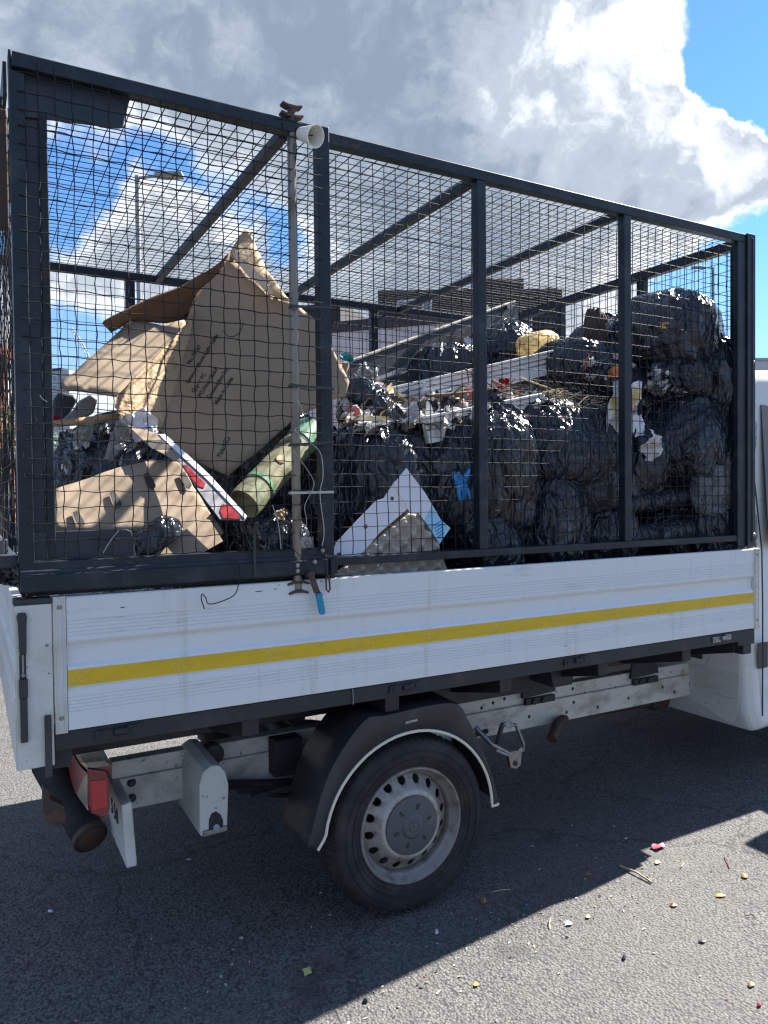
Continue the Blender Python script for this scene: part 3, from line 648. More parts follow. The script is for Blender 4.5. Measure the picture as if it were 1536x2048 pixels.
# posts near
cbar('post', (XM, YS+.016, 1.334), (XM, YS+.016, CT+.012), .046, .044, up=(0, 1, 0))
for x in (1.594, 2.40):
    cbar('post', (x, YS+.02, 1.40), (x, YS+.02, CT-.044), .043, .040, up=(0, 1, 0))
q = MB(); q.box((XF-.125, YS-.002, 1.345), (XF-.065, YS+.026, CT-.044)); obj('post', q, m_navy, CG, bevel=.003)
q = MB(); q.box((XF-.062, YS-.012, 1.340), (XF-.002, YS+.05, CT+.002)); q.box((XF-.030, YS-.016, 1.36), (XF-.024, YS-.012, CT-.02)); fp = obj('front_corner_post', q, m_navy, CG, bevel=.003)
for z in (1.40, 2.27):
    q = MB(); q.lathe([(0, .006), (.006, .005), (.009, .0)], (XF-.013, YS-.012, z), (0, -1, 0), 12); obj('post_bolt', q, m_steel, CG, True)
# rear corner: angle post, recessed plate, inner bar
q = MB(); q.box((XA, YS-.03, 1.345), (XA+.040, YS-.022, CT-.06)); q.box((XA, YS-.022, 1.345), (XA+.008, YS+.03, CT)); q.box((XA+.036, YS-.022, 1.35), (XA+.041, YS+.0, CT-.1)); obj('corner_angle', q, m_navy, CG, bevel=.0015)
q = MB(); q.box((XA+.042, YS+.004, 1.345), (XA+.10, YS+.012, CT-.06)); obj('corner_plate', q, m_navy_d, CG, bevel=.002)
q = MB(); q.box((XA+.078, YS-.008, 1.38), (XA+.100, YS+.003, CT-.15)); obj('inner_bar', q, m_navy, CG, bevel=.002)
# stiffening plates top and bottom of the rear gate
q = MB(); pl = [P(25, 140, YS), P(262, 195, YS), P(258, 205, YS), P(246, 256, YS), P(238, 258, YS), P(25, 232, YS)]
q.prism([p+Vector((0, -.004, 0)) for p in pl], (0, .006, 0)); obj('gusset_plate', q, m_navy_d, CG, bevel=.003)
q = MB(); pl = [P(45, 1064, YS), P(252, 1058, YS), P(262, 1062, YS), P(266, 1072, YS), P(272, 1124, YS), P(45, 1130, YS)]
q.prism([p+Vector((0, -.004, 0)) for p in pl], (0, .006, 0)); obj('gusset_plate', q, m_navy_d, CG, bevel=.003)
# lower beam of the rear gate
q = MB(); y0 = YS-.045
q.prism([(XA, y0+.006, 1.347), (XA, y0, 1.352), (XA, y0, 1.397), (XA, y0+.008, 1.402), (XA, y0+.008, 1.41), (XA, y0+.014, 1.416), (XA, y0+.014, 1.437), (XA, y0+.06, 1.437), (XA, y0+.06, 1.347)], (XM-.02-XA, 0, 0)); lb = obj('lower_beam', q, m_navy, CG, bevel=.002)
q = MB(); q.box((XA+.02, YS+.02, 1.331), (XM-.1, YS+.06, 1.3465)); obj('seal_strip', q, m_ink_shade, CG)
cbar('lower_rail', (XM+.024, YS+.02, 1.384), (XF-.064, YS+.02, 1.384), .036, .030)
# fixings
q = MB()
for x, z in ((.77, 1.382), (.77, 1.364), (.835, 1.392), (.865, 1.43)):
    q.lathe([(0, .006), (.007, .005), (.009, .0)], (x, y0, z), (0, -1, 0), 10)
obj('gate_bolt', q, m_steel, CG, True)
q = MB(); q.box((.80, YS-.012, 1.4375), (.845, YS+.0, 1.478)); q.lathe([(.010, 0), (.010, .006), (.004, .006), (.004, .003), (0, .003)], (.823, YS-.012, 1.457), (0, -1, 0), 14); obj('rod_guide', q, m_steel, CG, bevel=.003)
# locking rod with cam ends
q = MB(); rx, ry = .779, .007
q.cyl((rx, ry, 1.30), (rx, ry, CT-.02), .0155, 16); rod = obj('locking_rod', q, m_rod, CG, True)
def cam_end(z, s):
    q = MB(); q.cyl((rx, ry, z), (rx, ry, z+s*.055), .014, 10)
    for k, w in ((.020, .040), (.052, .036)):
        q.prism([(rx-w, ry-.016, z+s*(k+.004)), (rx-w*.4, ry-.016, z+s*(k-.004)), (rx+w*.4, ry-.016, z+s*(k-.004)), (rx+w, ry-.016, z+s*(k+.004)), (rx+w, ry-.016, z+s*(k+.011)), (rx+w*.4, ry-.016, z+s*(k+.006)), (rx-w*.4, ry-.016, z+s*(k+.006)), (rx-w, ry-.016, z+s*(k+.011))], (0, .032, 0))
    obj('rod_cam', q, m_rusty, CG, bevel=.0015)
cam_end(1.345, -1); cam_end(CT-.016, 1)
# lever with blue grip
q = MB(); la, lb_, lc = P(622, 1150, -.03), P(634, 1185, -.035), P(640, 1192, -.035)
q.bar(la, lb_, .022, .006, (0, 1, 0)); q.bar(lb_, lc+(lc-lb_)*.3, .022, .006, (0, 1, 0)); q.cyl(la+Vector((0, .05, 0)), la+Vector((0, -.006, 0)), .014, 10); obj('lever', q, m_rusty, CG, bevel=.002)
q = MB(); ga, gb = P(637, 1187, -.035), P(644, 1223, -.035); dn = (gb-ga).normalized(); sd = Vector((dn.z, 0, -dn.x))
pts = [ga+sd*.0115, ga-sd*.0115]+[gb+(-sd*math.cos(R_(a))+dn*math.sin(R_(a)))*.0115 for a in range(0, 181, 20)]
q.prism([p+Vector((0, -.006, 0)) for p in pts], (0, .012, 0)); obj('lever_grip', q, m_blue, CG, bevel=.003)
# split pin on a chain below the hinge post
q = MB(); p0 = P(655, 1150, -.02); q.tube([P(656, 1105, -.03), P(654, 1130, -.03), p0], .002, 6); q.tube([p0, P(652, 1160, -.02), P(653, 1180, -.02), P(657, 1184, -.02), P(660, 1178, -.02), P(658, 1155, -.02), p0], .003, 6); obj('safety_pin', q, m_rusty, CG, True)
q = MB(); q.box((XM-.03, YS-.04, 1.345), (XM+.02, YS-.006, 1.41)); q.cyl((XM-.005, YS-.045, 1.33), (XM-.005, YS-.045, 1.40), .010, 10); obj('gate_hinge', q, m_navy, CG, bevel=.003)
# roof bars, front frame, far posts
for x in (.775, 1.595, 2.40):
    cbar('roof_bar', (x, YS+.04, CT-.025), (x, YF-.04, CT-.025), .036, .034)
cbar('front_top_rail', (XF-.03, YS+.05, CT-.028), (XF-.03, YF, CT-.028), .044, .05)
cbar('front_low_rail', (XF-.03, YS+.05, 1.40), (XF-.03, YF, 1.40), .04, .04)
for f in (.036, .333, .667, .985):
    y = YS+(YF-YS)*f; cbar('front_post', (XF-.03, y, 1.42), (XF-.03, y, CT-.053), .045, .045, up=(1, 0, 0))
for x in (.62, 1.40, 2.2): cbar('far_post', (x, YF-.02, 1.33), (x, YF-.02, CT-.044), .05, .045, up=(0, 1, 0))
cbar('far_low_rail', (XA, YF-.02, 1.39), (XF-.05, YF-.02, 1.39), .04, .04)
# rear gate frame: seen edge on
q = MB(); q.box((XA-.012, YS+.04, CT-.10), (XA-.001, YF, CT-.005)); q.box((XA-.03, YS+.06, CT-.13), (XA-.013, YS+.4, CT-.10)); obj('rear_header', q, m_navy, CG, bevel=.002)
q = MB(); q.box((XA-.045, YS+.05, 2.42), (XA-.003, YS+.085, CT-.14)); obj('rear_gate_stile', q, m_rusty, CG, bevel=.003)
q = MB(); q.cyl((XA-.05, YS+.12, 1.42), (XA-.05, YS+.12, 1.50), .028, 14); q.box((XA-.05, YS+.02, 1.42), (XA-.001, YS+.10, 1.455)); obj('rear_hinge', q, m_navy_d, CG, bevel=.003)
cbar('headboard', (XF-.03, .05, 1.14), (XF-.03, WY-.05, 1.14), .02, .40, m_white2)
# wire mesh panels
def wires(name, o, eu, ev, lu, lv, r, amp, seed, gap=.05, bulge=0, zone=None, wv=.25):
    """square welded mesh, o origin, eu/ev unit axes; every wire wanders a little"""
    rn = random.Random(seed); o, eu, ev = Vector(o), Vector(eu), Vector(ev); en = eu.cross(ev); q = MB()
    def off(u, v, k):
        p = Vector((u*2.1+seed*7.3, v*2.1, k))
        a = amp*(1 if zone is None else zone(u, v))
        nz = noise.noise_vector(p)+.6*noise.noise_vector(p*3.7)
        bl = bulge*math.sin(math.pi*min(1, max(0, u/lu)))*math.sin(math.pi*min(1, max(0, v/lv)))
        return eu*nz.x*a+ev*nz.y*a+en*(nz.z*a*1.5+bl)
    nu, nv = int(round(lu/gap)), int(round(lv/gap))
    def run(n, m, first):
        for i in range(n+1):
            if i in (0, n) and rn.random() < .3: continue
            j = rn.uniform(-.004, .004); t = rn.uniform(-.006, .006); pts = []
            ph = rn.uniform(0, 6)
            for k in range(2*m+1):
                s = k/2
                w = wv*(.0022*math.sin(math.pi*s+ph)+rn.uniform(-.0012, .0012))
                a, b = (i*gap+j+t*(s/m-.5)+w, min(s*gap, lv)) if first else (min(s*gap, lu), i*gap+j+t*(s/m-.5)+w)
                pts.append(o+eu*a+ev*b+off(a, b, 0 if first else .35)+en*(r if first else -r))
            q.tube(pts, r, 4, cap=False)
    run(nu, nv, True); run(nv, nu, False)
    w = obj(name, q, m_wire, CG, True, ang=0); w['kind'] = 'stuff'; return w
RW = .0019
low = lambda u, v: 1+2.2*max(0, 1-v/.25)
wires('wire_mesh', (XA+.02, YS-.034, 1.44), (1, 0, 0), (0, 0, 1), XM-XA-.03, CT-1.47, RW, .0034, 1, wv=.9, zone=lambda u, v: 1+1.6*max(0, 1-v/.3)+(1.2 if u > .75 else 0))
wires('wire_mesh', (XM+.02, YS+.044, 1.40), (1, 0, 0), (0, 0, 1), XF-.13-XM, CT-1.45, RW, .0022, 2, bulge=-.012, zone=low)
wires('wire_mesh', (XA+.02, YS+.04, CT-.006), (1, 0, 0), (0, 1, 0), XF-XA-.06, YF-YS-.08, RW, .0014, 3)
wires('wire_mesh', (XA+.02, YF-.045, 1.40), (1, 0, 0), (0, 0, 1), XF-XA-.06, CT-1.45, RW, .003, 4)
wires('wire_mesh', (XF-.056, YS+.06, 1.40), (0, 1, 0), (0, 0, 1), YF-YS-.1, CT-1.45, RW, .003, 5, bulge=.01)
wires('wire_mesh', (XA+.005, YS+.1, 1.44), (0, 1, 0), (0, 0, 1), YF-YS-.1, CT-1.5, RW, .005, 6)
# loose wires hanging by the rod and beam
def loose(pts, r=.0016, mat=None, name='loose_wire'):
    q = MB(); P_ = [Vector(p) for p in pts]
    out = []
    for i in range(len(P_)-1):
        p0, p1, p2, p3 = P_[max(i-1, 0)], P_[i], P_[i+1], P_[min(i+2, len(P_)-1)]
        for k in range(6):
            t = k/6; out.append(.5*((2*p1)+(p2-p0)*t+(2*p0-5*p1+4*p2-p3)*t*t+(-p0+3*p1-3*p2+p3)*t**3))
    out.append(P_[-1]); q.tube(out, r, 5); return obj(name, q, mat or m_wire, CG, True)
yl_ = -.03
loose([P(x, y, yl_) for x, y in ((462, 1118), (478, 1130), (478, 1160), (470, 1188), (445, 1202), (418, 1208), (411, 1195), (404, 1188), (403, 1200), (409, 1218))], .0018)
loose([P(x, y, yl_) for x, y in ((596, 800), (608, 830), (606, 850), (590, 860), (612, 880), (640, 905), (646, 950), (640, 990), (648, 1060), (644, 1092))], .0017, m_wirebright)
loose([P(x, y, yl_) for x, y in ((586, 900), (615, 940), (628, 970), (610, 1010), (613, 1040), (612, 1068))], .0015, m_wirebright)
loose([P(x, y, yl_) for x, y in ((520, 1065), (546, 1080), (575, 1090), (600, 1112), (612, 1135))], .0014)
loose([P(x, y, yl_) for x, y in ((545, 1010), (556, 1045), (560, 1075), (562, 1098))], .0015, m_wirebright)
loose([P(x, y, yl_) for x, y in ((66, 822), (74, 845), (82, 870), (72, 900), (64, 870), (66, 840))], .0015)
loose([P(x, y, yl_) for x, y in ((45, 905), (50, 935), (53, 955), (110, 958))], .0015)
loose([P(x, y, yl_) for x, y in ((446, 660), (456, 672), (470, 672), (482, 660), (486, 645))], .0014)
loose([P(x, y, yl_) for x, y in ((80, 790), (84, 797), (95, 804))], .0016, m_wirebright)
loose([P(x, y, yl_) for x, y in ((206, 1106), (222, 1080), (238, 1060))], .0014, m_wirebright)
loose([P(x, y, .05) for x, y in ((1490, 905), (1500, 912), (1512, 924))], .0014, m_wirebright)
# cable ties round rod and post
for (v, dv, mt) in ((612, 4, m_tie), (770, 8, m_tie), (890, -6, m_tie), (986, -2, m_wirebright)):
    q = MB(); a, b_ = P(584, v, -.032), P(668, v+dv, -.012)
    q.bar(a, b_, .003, .009); q.bar(a, a+Vector((0, .03, 0)), .003, .009); q.box(a-Vector((.007, .004, .005)), a+Vector((.004, .004, .006)))
    obj('cable_tie', q, mt, CG, bevel=.001)
q = MB(); q.box((.612, y0-.004, 1.350), (.622, y0-.0005, 1.52)); q.bar((.617, y0-.002, 1.50), (.625, y0-.012, 1.535), .014, .01, (0, 1, 0)); obj('gate_strap', q, m_tie, CG, bevel=.002)
# ================================================================== THE LOAD
def bag_mesh(seed, rx, ry, rz, neck=.5, nu=150, nv=108, lump=.15, crease=0, camp=.06, pleat=.0, box=.80, fold=1.):
    rs = np.random.RandomState(seed)
    th = (np.arange(nv+1)/nv)*math.pi; ph = np.arange(nu)/nu*2*math.pi
    TH, PH = np.meshgrid(th, ph, indexing='ij')
    d = np.stack([np.sin(TH)*np.cos(PH), np.sin(TH)*np.sin(PH), np.cos(TH)], -1)
    r = np.ones_like(TH)
    def u3():
        v = rs.normal(size=3); return v/np.linalg.norm(v)
    for k in range(16):
        r += lump*rs.uniform(-.8, 1)*np.exp(-(1-d@u3())*rs.uniform(4, 14))
    # long folds that fan out from the gathers: the neck and one or two pinched spots
    gath = [np.array([0, 0, 1.])]+[u3() for _ in range(2)]
    tot = np.zeros_like(TH); wsum = np.full_like(TH, 1e-4)
    nz = noise.noise; V = Vector
    for gi, g in enumerate(gath):
        e1 = np.cross(g, [.3, .5, .8]); e1 /= np.linalg.norm(e1); e2 = np.cross(g, e1)
        x, y, z = d@e1, d@e2, d@g; rr = np.sqrt(x*x+y*y)+1e-4; ang = np.arccos(np.clip(z, -1, 1)); cx, cy = x/rr, y/rr
        w = np.exp(-ang*ang*(.9 if gi == 0 else 1.5))*(1.3 if gi == 0 else 1.); o = seed*3.7+gi*11
        F1, F2, F3 = 2.6, 6.2, 13
        h = np.empty(TH.size); c = np.stack([cx, cy, ang], -1).reshape(-1, 3)
        for i in range(TH.size):
            a, b, q = c[i]; wq = .35*nz(V((a*1.5+o, b*1.5, q*2)))
            h[i] = .5-abs(nz(V((a*F1+wq+o, b*F1+wq, q*.8))))*1.5+.5*(.4-abs(nz(V((a*F2+o, b*F2+wq*2, q*1.7+wq))))*1.4)+.24*(.4-abs(nz(V((a*F3+wq*3, b*F3+o, q*3.4))))*1.4)
        h = h.reshape(TH.shape)*np.minimum(1, rr*2.2)
        tot += w*h; wsum += w
    r += .105*fold*(tot/wsum-.1)
    for k in range(10):      # a few hard creases across
        n, m = u3(), u3(); c = rs.uniform(-.5, .5); a = d@n-c+.12*np.sin(4*(d@u3())+rs.uniform(0, 6))
        r -= .05*rs.uniform(.4, 1)*np.exp(-np.abs(a)/rs.uniform(.02, .05))*np.exp(-(1-d@m)*rs.uniform(3, 9))
    p = np.sign(d)*np.abs(d)**box; p = p/np.maximum(1e-6, np.linalg.norm(p, axis=-1, keepdims=True))**.35*r[..., None]
    z = p[..., 2]; p[..., 2] = np.where(z < -.72, -.72+(z+.72)*.25, z)
    if neck > 0:
        s = np.clip(TH/.46, 0, 1); top = np.clip(1-TH/.46, 0, 1)
        wav = np.sin(PH*7+rs.uniform(0, 6))*.5+np.sin(PH*3+rs.uniform(0, 6))*.5
        sh = (.15+.85*s**1.25)*(1+2.0*np.clip((top-.55)/.45, 0, 1))*(1+.45*top*wav)
        p[..., 0] *= sh; p[..., 1] *= sh; p[..., 2] += neck*.5*top+.10*top*np.clip((top-.5)*2, 0, 1)*wav
        p[..., 0] += .22*top*neck*rs.uniform(-1, 1)
    p = p*np.array([rx, ry, rz])
    b = MB(); idx = np.arange((nv+1)*nu).reshape(nv+1, nu); b.v = [tuple(q) for q in p.reshape(-1, 3)]
    for i in range(nv):
        for k in range(nu):
            kn = (k+1) % nu; b.f.append((idx[i, k], idx[i+1, k], idx[i+1, kn], idx[i, kn]))
    return b
def place(name, b, mat, loc, rot=(0, 0, 0), **kw):
    mt = Matrix.Translation(Vector(loc)) @ (Matrix.Rotation(rot[2], 4, 'Z') @ Matrix.Rotation(rot[1], 4, 'Y') @ Matrix.Rotation(rot[0], 4, 'X'))
    b.v = [tuple(mt @ Vector(v)) for v in b.v]; return obj(name, b, mat, **kw)
BAGS = 'bin bags heaped in the truck cage'
def bag(label, u0, v0, u1, v1, Y, ry, mat, seed, neck=.5, rot=(0, 0, 0), cat='bin bag', name='bin_bag', sx=1., sz=1., **kw):
    a, b = P(u0, (v0+v1)/2, Y), P(u1, (v0+v1)/2, Y); t_, l = P((u0+u1)/2, v0, Y), P((u0+u1)/2, v1, Y)
    rx = (b.x-a.x)/2*1.02*sx; rz = (t_.z-l.z)/2*1.04*sz
    o = place(name, bag_mesh(seed, rx, ry, rz, neck, **kw), mat, (a+b)/2 if False else Vector(((a.x+b.x)/2, Y, (t_.z+l.z)/2)), [R_(x) for x in rot], smooth=True, ang=0)
    tag(o, label, cat, BAGS); return o
# dark mass underneath that the bags lie on
hb = MB(); nx, ny = 40, 26; rs_ = np.random.RandomState(3)
def heap_z(x, y):
    base = np.interp(x, [0, .5, 1.0, 1.6, 2.4, 3.1], [1.20, 1.25, 1.45, 1.62, 1.85, 1.9])
    edge = min(1, (y-.30)/.35, (2.0-y)/.2+.4); edge = max(.0, edge)
    return .95+(base-.95)*edge+.05*noise.noise(Vector((x*5, y*5, 1)))+.03*noise.noise(Vector((x*14, y*14, 2)))
for i in range(nx+1):
    for j in range(ny+1):
        x = .02+3.16*i/nx; y = .30+1.72*j/ny; hb.v.append((x, y, heap_z(x, y)))
for i in range(nx):
    for j in range(ny):
        a = i*(ny+1)+j; hb.f.append((a, a+ny+1, a+ny+2, a+1))
tag(obj('rubbish_heap', hb, m_bag2, smooth=True, ang=0), 'compressed dark rubbish under the bags in the truck bed', 'rubbish', kind='stuff')
K = [
 ('large black bag pressed against the mesh behind the white punched card', 655, 848, 858, 1130, .42, .23, m_bag, 11, .4, (0, 0, 20)),
 ('narrow black bag between the big left bag and the second post, blue glove beside it', 835, 836, 950, 1080, .36, .20, m_bag2, 12, .3, (0, 5, 50)),
 ('black bag directly behind the second post', 925, 833, 1052, 1110, .32, .20, m_bag, 13, .3, (5, -4, 0)),
 ('wide pleated black bag with dry stalks lying on top', 1028, 806, 1228, 985, .32, .22, m_bag2, 14, .25, (8, 6, 0)),
 ('low black bag at the board edge right of the second post', 1025, 952, 1170, 1150, .30, .19, m_bag, 15, .5, (-6, 0, 30)),
 ('small black bag at the bottom left of the third post', 1152, 1005, 1252, 1140, .28, .15, m_bag2, 17, .5, (0, 0, 10)),
 ('streaky black bag slanting right of the third post', 1285, 775, 1452, 1000, .30, .20, m_bag2, 18, .6, (0, 36, 15), dict(sx=.76, sz=1.08, fold=1.25)),
 ('pleated black bag high by the front corner post', 1408, 690, 1482, 850, .17, .11, m_bag, 19, .3, (0, -8, 0), dict(fold=1.3)),
 ('big shiny loosely filled black bag on top of the heap', 1268, 600, 1428, 770, .345, .24, m_bagshine, 20, .0, (0, 12, 25)),
 ('dark bag slumped left of the topmost shiny bag', 1150, 640, 1290, 760, .62, .22, m_bag, 21, .25, (0, -15, 0)),
 ('black bag lying under the end of the upper white board', 1085, 700, 1245, 815, .55, .24, m_bag2, 22, .2, (0, 25, 0)),
 ('glossy black bag behind the yellow bag', 945, 655, 1050, 775, 1.05, .24, m_bag, 23, .5, (0, 15, 0)),
 ('dark bag below the topmost shiny bag', 1275, 700, 1432, 830, .38, .2, m_bag, 24, .0, (0, 0, 40)),
 ('dark bag behind the stained white paper', 1180, 830, 1310, 1010, .42, .2, m_bag, 25, .0, (0, 0, 70)),
 ('crumpled black bag under the green roll', 470, 1030, 620, 1150, .36, .22, m_bag2, 26, .4, (0, 70, 0)),
 ('black bag behind the hinge post', 590, 880, 705, 1130, .52, .22, m_bag2, 27, .2, (0, 10, 0)),
 ('black bag on the left below the wooden stick', 95, 850, 330, 1030, .62, .22, m_bag, 28, .3, (0, -50, 0)),
 ('black bag under the black boards behind the litter', 820, 690, 950, 800, 1.15, .26, m_bag2, 29, .0, (0, 0, 0)),
 ('low black bag between the pulp tray and the bag at the board edge', 885, 1030, 1040, 1160, .30, .18, m_bag2, 31, .3, (0, 60, 0)),
 ('black bag filling the gap under the upright brown rag', 1120, 850, 1210, 990, .55, .2, m_bag2, 32, .0, (0, 0, 0)),
 ('dark bag filling the space between the printed cardboard and the green roll', 445, 815, 640, 1040, .72, .22, m_bag2, 45, .0, (0, 0, 0)),
 ('dark bag squeezed behind the torn cardboard', 300, 880, 520, 1130, .85, .28, m_bag, 33, .0, (0, 0, 0)),
 ('dark bag at the bottom right by the front corner post', 1370, 985, 1490, 1120, .22, .14, m_bag, 34, .0, (0, 0, 0)),
 ('dark bag behind the clear bag at the front corner', 1395, 800, 1492, 960, .20, .12, m_bag2, 35, .0, (0, 12, 0)),
 ('dark bag wedged between the wide pleated bag and the third post', 1165, 870, 1290, 1040, .44, .18, m_bag2, 51, .3, (0, 20, 40)),
 ('small black bag low between the second post and the board edge bag', 985, 1000, 1075, 1135, .40, .16, m_bag, 52, .4, (0, -30, 0)),
 ('dark bag sagging over the upper black rolled sheet', 1250, 930, 1400, 1050, .42, .16, m_bag, 53, .2, (0, 60, 0)),
 ('black bag hanging low behind the lower black rolled sheet', 1285, 1035, 1400, 1130, .36, .14, m_bag2, 54, .3, (0, 30, 0)),
 ('flattened black bag under the litter at the hinge post', 665, 800, 800, 890, .50, .2, m_bag, 55, .2, (0, 70, 0)),
 ('worn grey bag between the second and third posts', 1148, 915, 1248, 1030, .25, .13, m_greyfilm, 16, .55, (0, -12, 0)),
 ('clear bag with pinkish contents by the front corner post', 1388, 868, 1490, 1050, .135, .055, m_clear, 36, .5, (0, 6, 0)),
]
for k in K: bag(k[0], *k[1:7], k[7], k[8], k[9], k[10], **(k[11] if len(k) > 11 else {}))
# what shows through the clear bag
q = bag_mesh(91, .10, .06, .10, 0, 40, 30); m_flesh = M('dull_pink_contents', (.24, .14, .115), .6, var=[((.30, .22, .18), 12, .45, .65, .7)])
tag(place('bag_contents', q, m_flesh, P(1445, 985, .17), smooth=True, ang=0), 'dull pink lump inside the clear bag at the front corner', 'waste')
# black rolled sheeting low between third post and corner
for (a, b_, r, lab) in ((P(1225, 1015, .25), P(1415, 985, .25), .05, 'upper black rolled sheet right of the third post'), (P(1235, 1080, .22), P(1430, 1052, .22), .06, 'lower black rolled sheet right of the third post')):
    q = MB(); n = 26
    pts = [a.lerp(b_, i/n)+Vector((0, .006*math.sin(i*1.7), .006*math.sin(i*1.1))) for i in range(n+1)]
    q.tube(pts, [r*(1+.10*math.sin(i*2.3)+.06*math.sin(i*5.1)) for i in range(n+1)], 20)
    tag(obj('rolled_sheet', q, m_bag3, smooth=True, ang=40), lab, 'plastic sheet', 'black rolled sheets in the cage')
# --- thin sheet helpers
def warp(p, n, a): return n*a*(noise.noise(p*3.1)+.45*noise.noise(p*9)+.25*abs(noise.noise(p*5+Vector((3, 1, 7)))))
def sheet(name, uvs, plane, th, mat, parent=None, back=True, bevel=0, base=None, amp=0):
    a, b, c = [P(*q) for q in plane]
    n = (b-a).cross(c-a).normalized()
    if n.y < 0: n = -n
    pts = [PL(u, v, a, b, c) for u, v in uvs]
    if amp:
        bm = bmesh.new(); f = bm.faces.new([bm.verts.new(p) for p in pts]); bmesh.ops.triangulate(bm, faces=[f])
        for _ in range(4):
            ed = [e for e in bm.edges if e.calc_length() > .045]
            if ed: bmesh.ops.subdivide_edges(bm, edges=ed, cuts=1); bmesh.ops.triangulate(bm, faces=bm.faces[:])
        edge = {v for e in bm.edges if e.is_boundary for v in e.verts}
        for v in bm.verts: v.co = v.co+warp(v.co, n, amp)+(Vector((noise.noise(v.co*31), 0, noise.noise(v.co*27)))*.004 if v in edge else Vector())
        me = bpy.data.meshes.new(name); bm.to_mesh(me); bm.free()
        return obj(name, me, mat, parent, smooth=True, ang=0, solid=th)
    q = MB(); q.prism(pts, n*th); return obj(name, q, mat, parent, bevel=bevel, seg=1)
def lift(uv, plane, d):
    a, b, c = [P(*q) for q in plane]; n = (b-a).cross(c-a).normalized()
    if n.y > 0: n = -n
    return PL(*uv, a, b, c)+n*d
th_off = .003; WAMP = .010
def ptext(name, body, size, uv0, uv1, plane, mat, parent):
    p0, p1 = lift(uv0, plane, .0012), lift(uv1, plane, .0012); r = (p1-p0).normalized()
    a, b, c = [P(*q) for q in plane]; n = (b-a).cross(c-a).normalized()
    if n.y > 0: n = -n
    o = text(name, body, size, (p0+p1)/2+n*(th_off), r, n.cross(r), mat, parent, .0002, 0, .0005)
    w0 = WL[parent.name]
    for v in o.data.vertices: v.co = v.co+warp(v.co+w0, -n, WAMP)
    return o
# --- big printed cardboard box
BX = tag(empty('cardboard_box', P(455, 950, .40)), 'big opened brown cardboard box with black printing, torn corrugated edge', 'cardboard box')
A = ((405, 600, .62), (695, 775, .34), (455, 950, .40))
sheet('printed_panel', [(400, 566), (430, 535), (462, 508), (500, 545), (545, 592), (585, 600), (632, 640), (660, 690), (700, 765), (690, 790), (590, 836), (520, 898), (455, 952), (380, 915), (296, 862), (318, 800), (350, 715), (372, 640), (385, 590)], A, .005, m_card, BX, amp=WAMP)
TS = ((418, 590, .66), (318, 872, .50), (225, 800, .36))
q = MB(); a_, b_, c_ = [P(*k) for k in TS]
lp = [(372, 640), (366, 656), (345, 672), (318, 700), (285, 735), (255, 765), (232, 792), (228, 812), (245, 838)]
rp = [(404, 578), (422, 582), (412, 640), (395, 690), (370, 740), (350, 780), (335, 820), (322, 858), (312, 874)]
n = (b_-a_).cross(c_-a_).normalized(); n = n if n.y < 0 else -n
NV = 14; L2 = []
for i in range(65):
    s = i/64*(len(lp)-1); k = min(int(s), len(lp)-2); f = s-k
    l_ = Vector(lp[k]).lerp(Vector(lp[k+1]), f); r_ = Vector(rp[k]).lerp(Vector(rp[k+1]), f)
    for j in range(NV+1):
        uv = l_.lerp(r_, j/NV); p = PL(uv.x, uv.y, a_, b_, c_)
        q.v.append(tuple(p+n*(.0022*math.sin(i*2.4+j*.9)+.006*noise.noise(Vector((i*.12, j*.3, 5)))+.002*noise.noise(Vector((i*.7, j*1.3, 9))))))
for i in range(64):
    for j in range(NV): a = i*(NV+1)+j; q.f.append((a, a+1, a+NV+2, a+NV+1))
obj('torn_edge', q, m_cardin, BX, True, ang=0)
B2 = ((240, 650, .45), (375, 642, .47), (120, 775, .28))
sheet('side_panel', [(248, 652), (262, 641), (320, 648), (368, 640), (372, 648), (350, 672), (300, 722), (232, 795), (180, 788), (142, 782), (119, 778), (124, 762), (140, 752), (175, 722)], B2, .005, m_card, BX, amp=.012)
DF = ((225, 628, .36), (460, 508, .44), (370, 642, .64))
sheet('folded_flap', [(204, 646), (207, 640), (228, 628), (300, 594), (365, 572), (425, 535), (462, 506), (458, 520), (408, 572), (385, 600), (372, 642), (330, 648), (262, 642), (240, 655), (220, 664)], DF, .005, m_carddark, BX, amp=.016)  # shade on the flap's underside put into its darker colour
CF = ((462, 507, .62), (490, 460, .66), (600, 603, .46))
sheet('corner_flap', [(458, 507), (474, 478), (490, 458), (500, 460), (512, 490), (535, 540), (572, 590), (584, 600), (566, 598), (540, 585)], CF, .006, m_cardin, BX, amp=.014)
CL = ((466, 512, .50), (500, 545, .46), (535, 560, .42))
sheet('torn_liner', [(464, 504), (472, 508), (488, 525), (512, 542), (532, 558), (536, 572), (545, 585), (541, 589), (532, 585), (516, 566), (496, 552), (478, 530)], CL, .004, M('torn_paper_liner', (.62, .50, .38), .8, bump=[('noise', 60, .5, .006)]), BX)
m_cardedge = M('card_fold_highlight', (.52, .41, .29), .85)
ptext('lettering', 'No. 75167', .021, (375, 732), (402, 690), A, m_ink_shade, BX)
for body, p0, p1, sz in (('Sensory Mood Light Table', (368, 778), (441, 661), .0225), ('Qty: 1 PC', (386, 786), (410, 748), .0225), ('PO.No.118663', (398, 796), (434, 738), .0225), ('Commodion Ltd', (414, 803), (457, 734), .0225), ('Made in China', (428, 815), (467, 752), .0225), ('TickiT', (434, 920), (454, 884), .024)):
    ptext('lettering', body, sz, p0, p1, A, m_ink_shade, BX)
q = MB(); a_, b_, c_ = lift((452, 893), A, .0015), lift((461, 878), A, .0015), lift((453, 873), A, .0015)
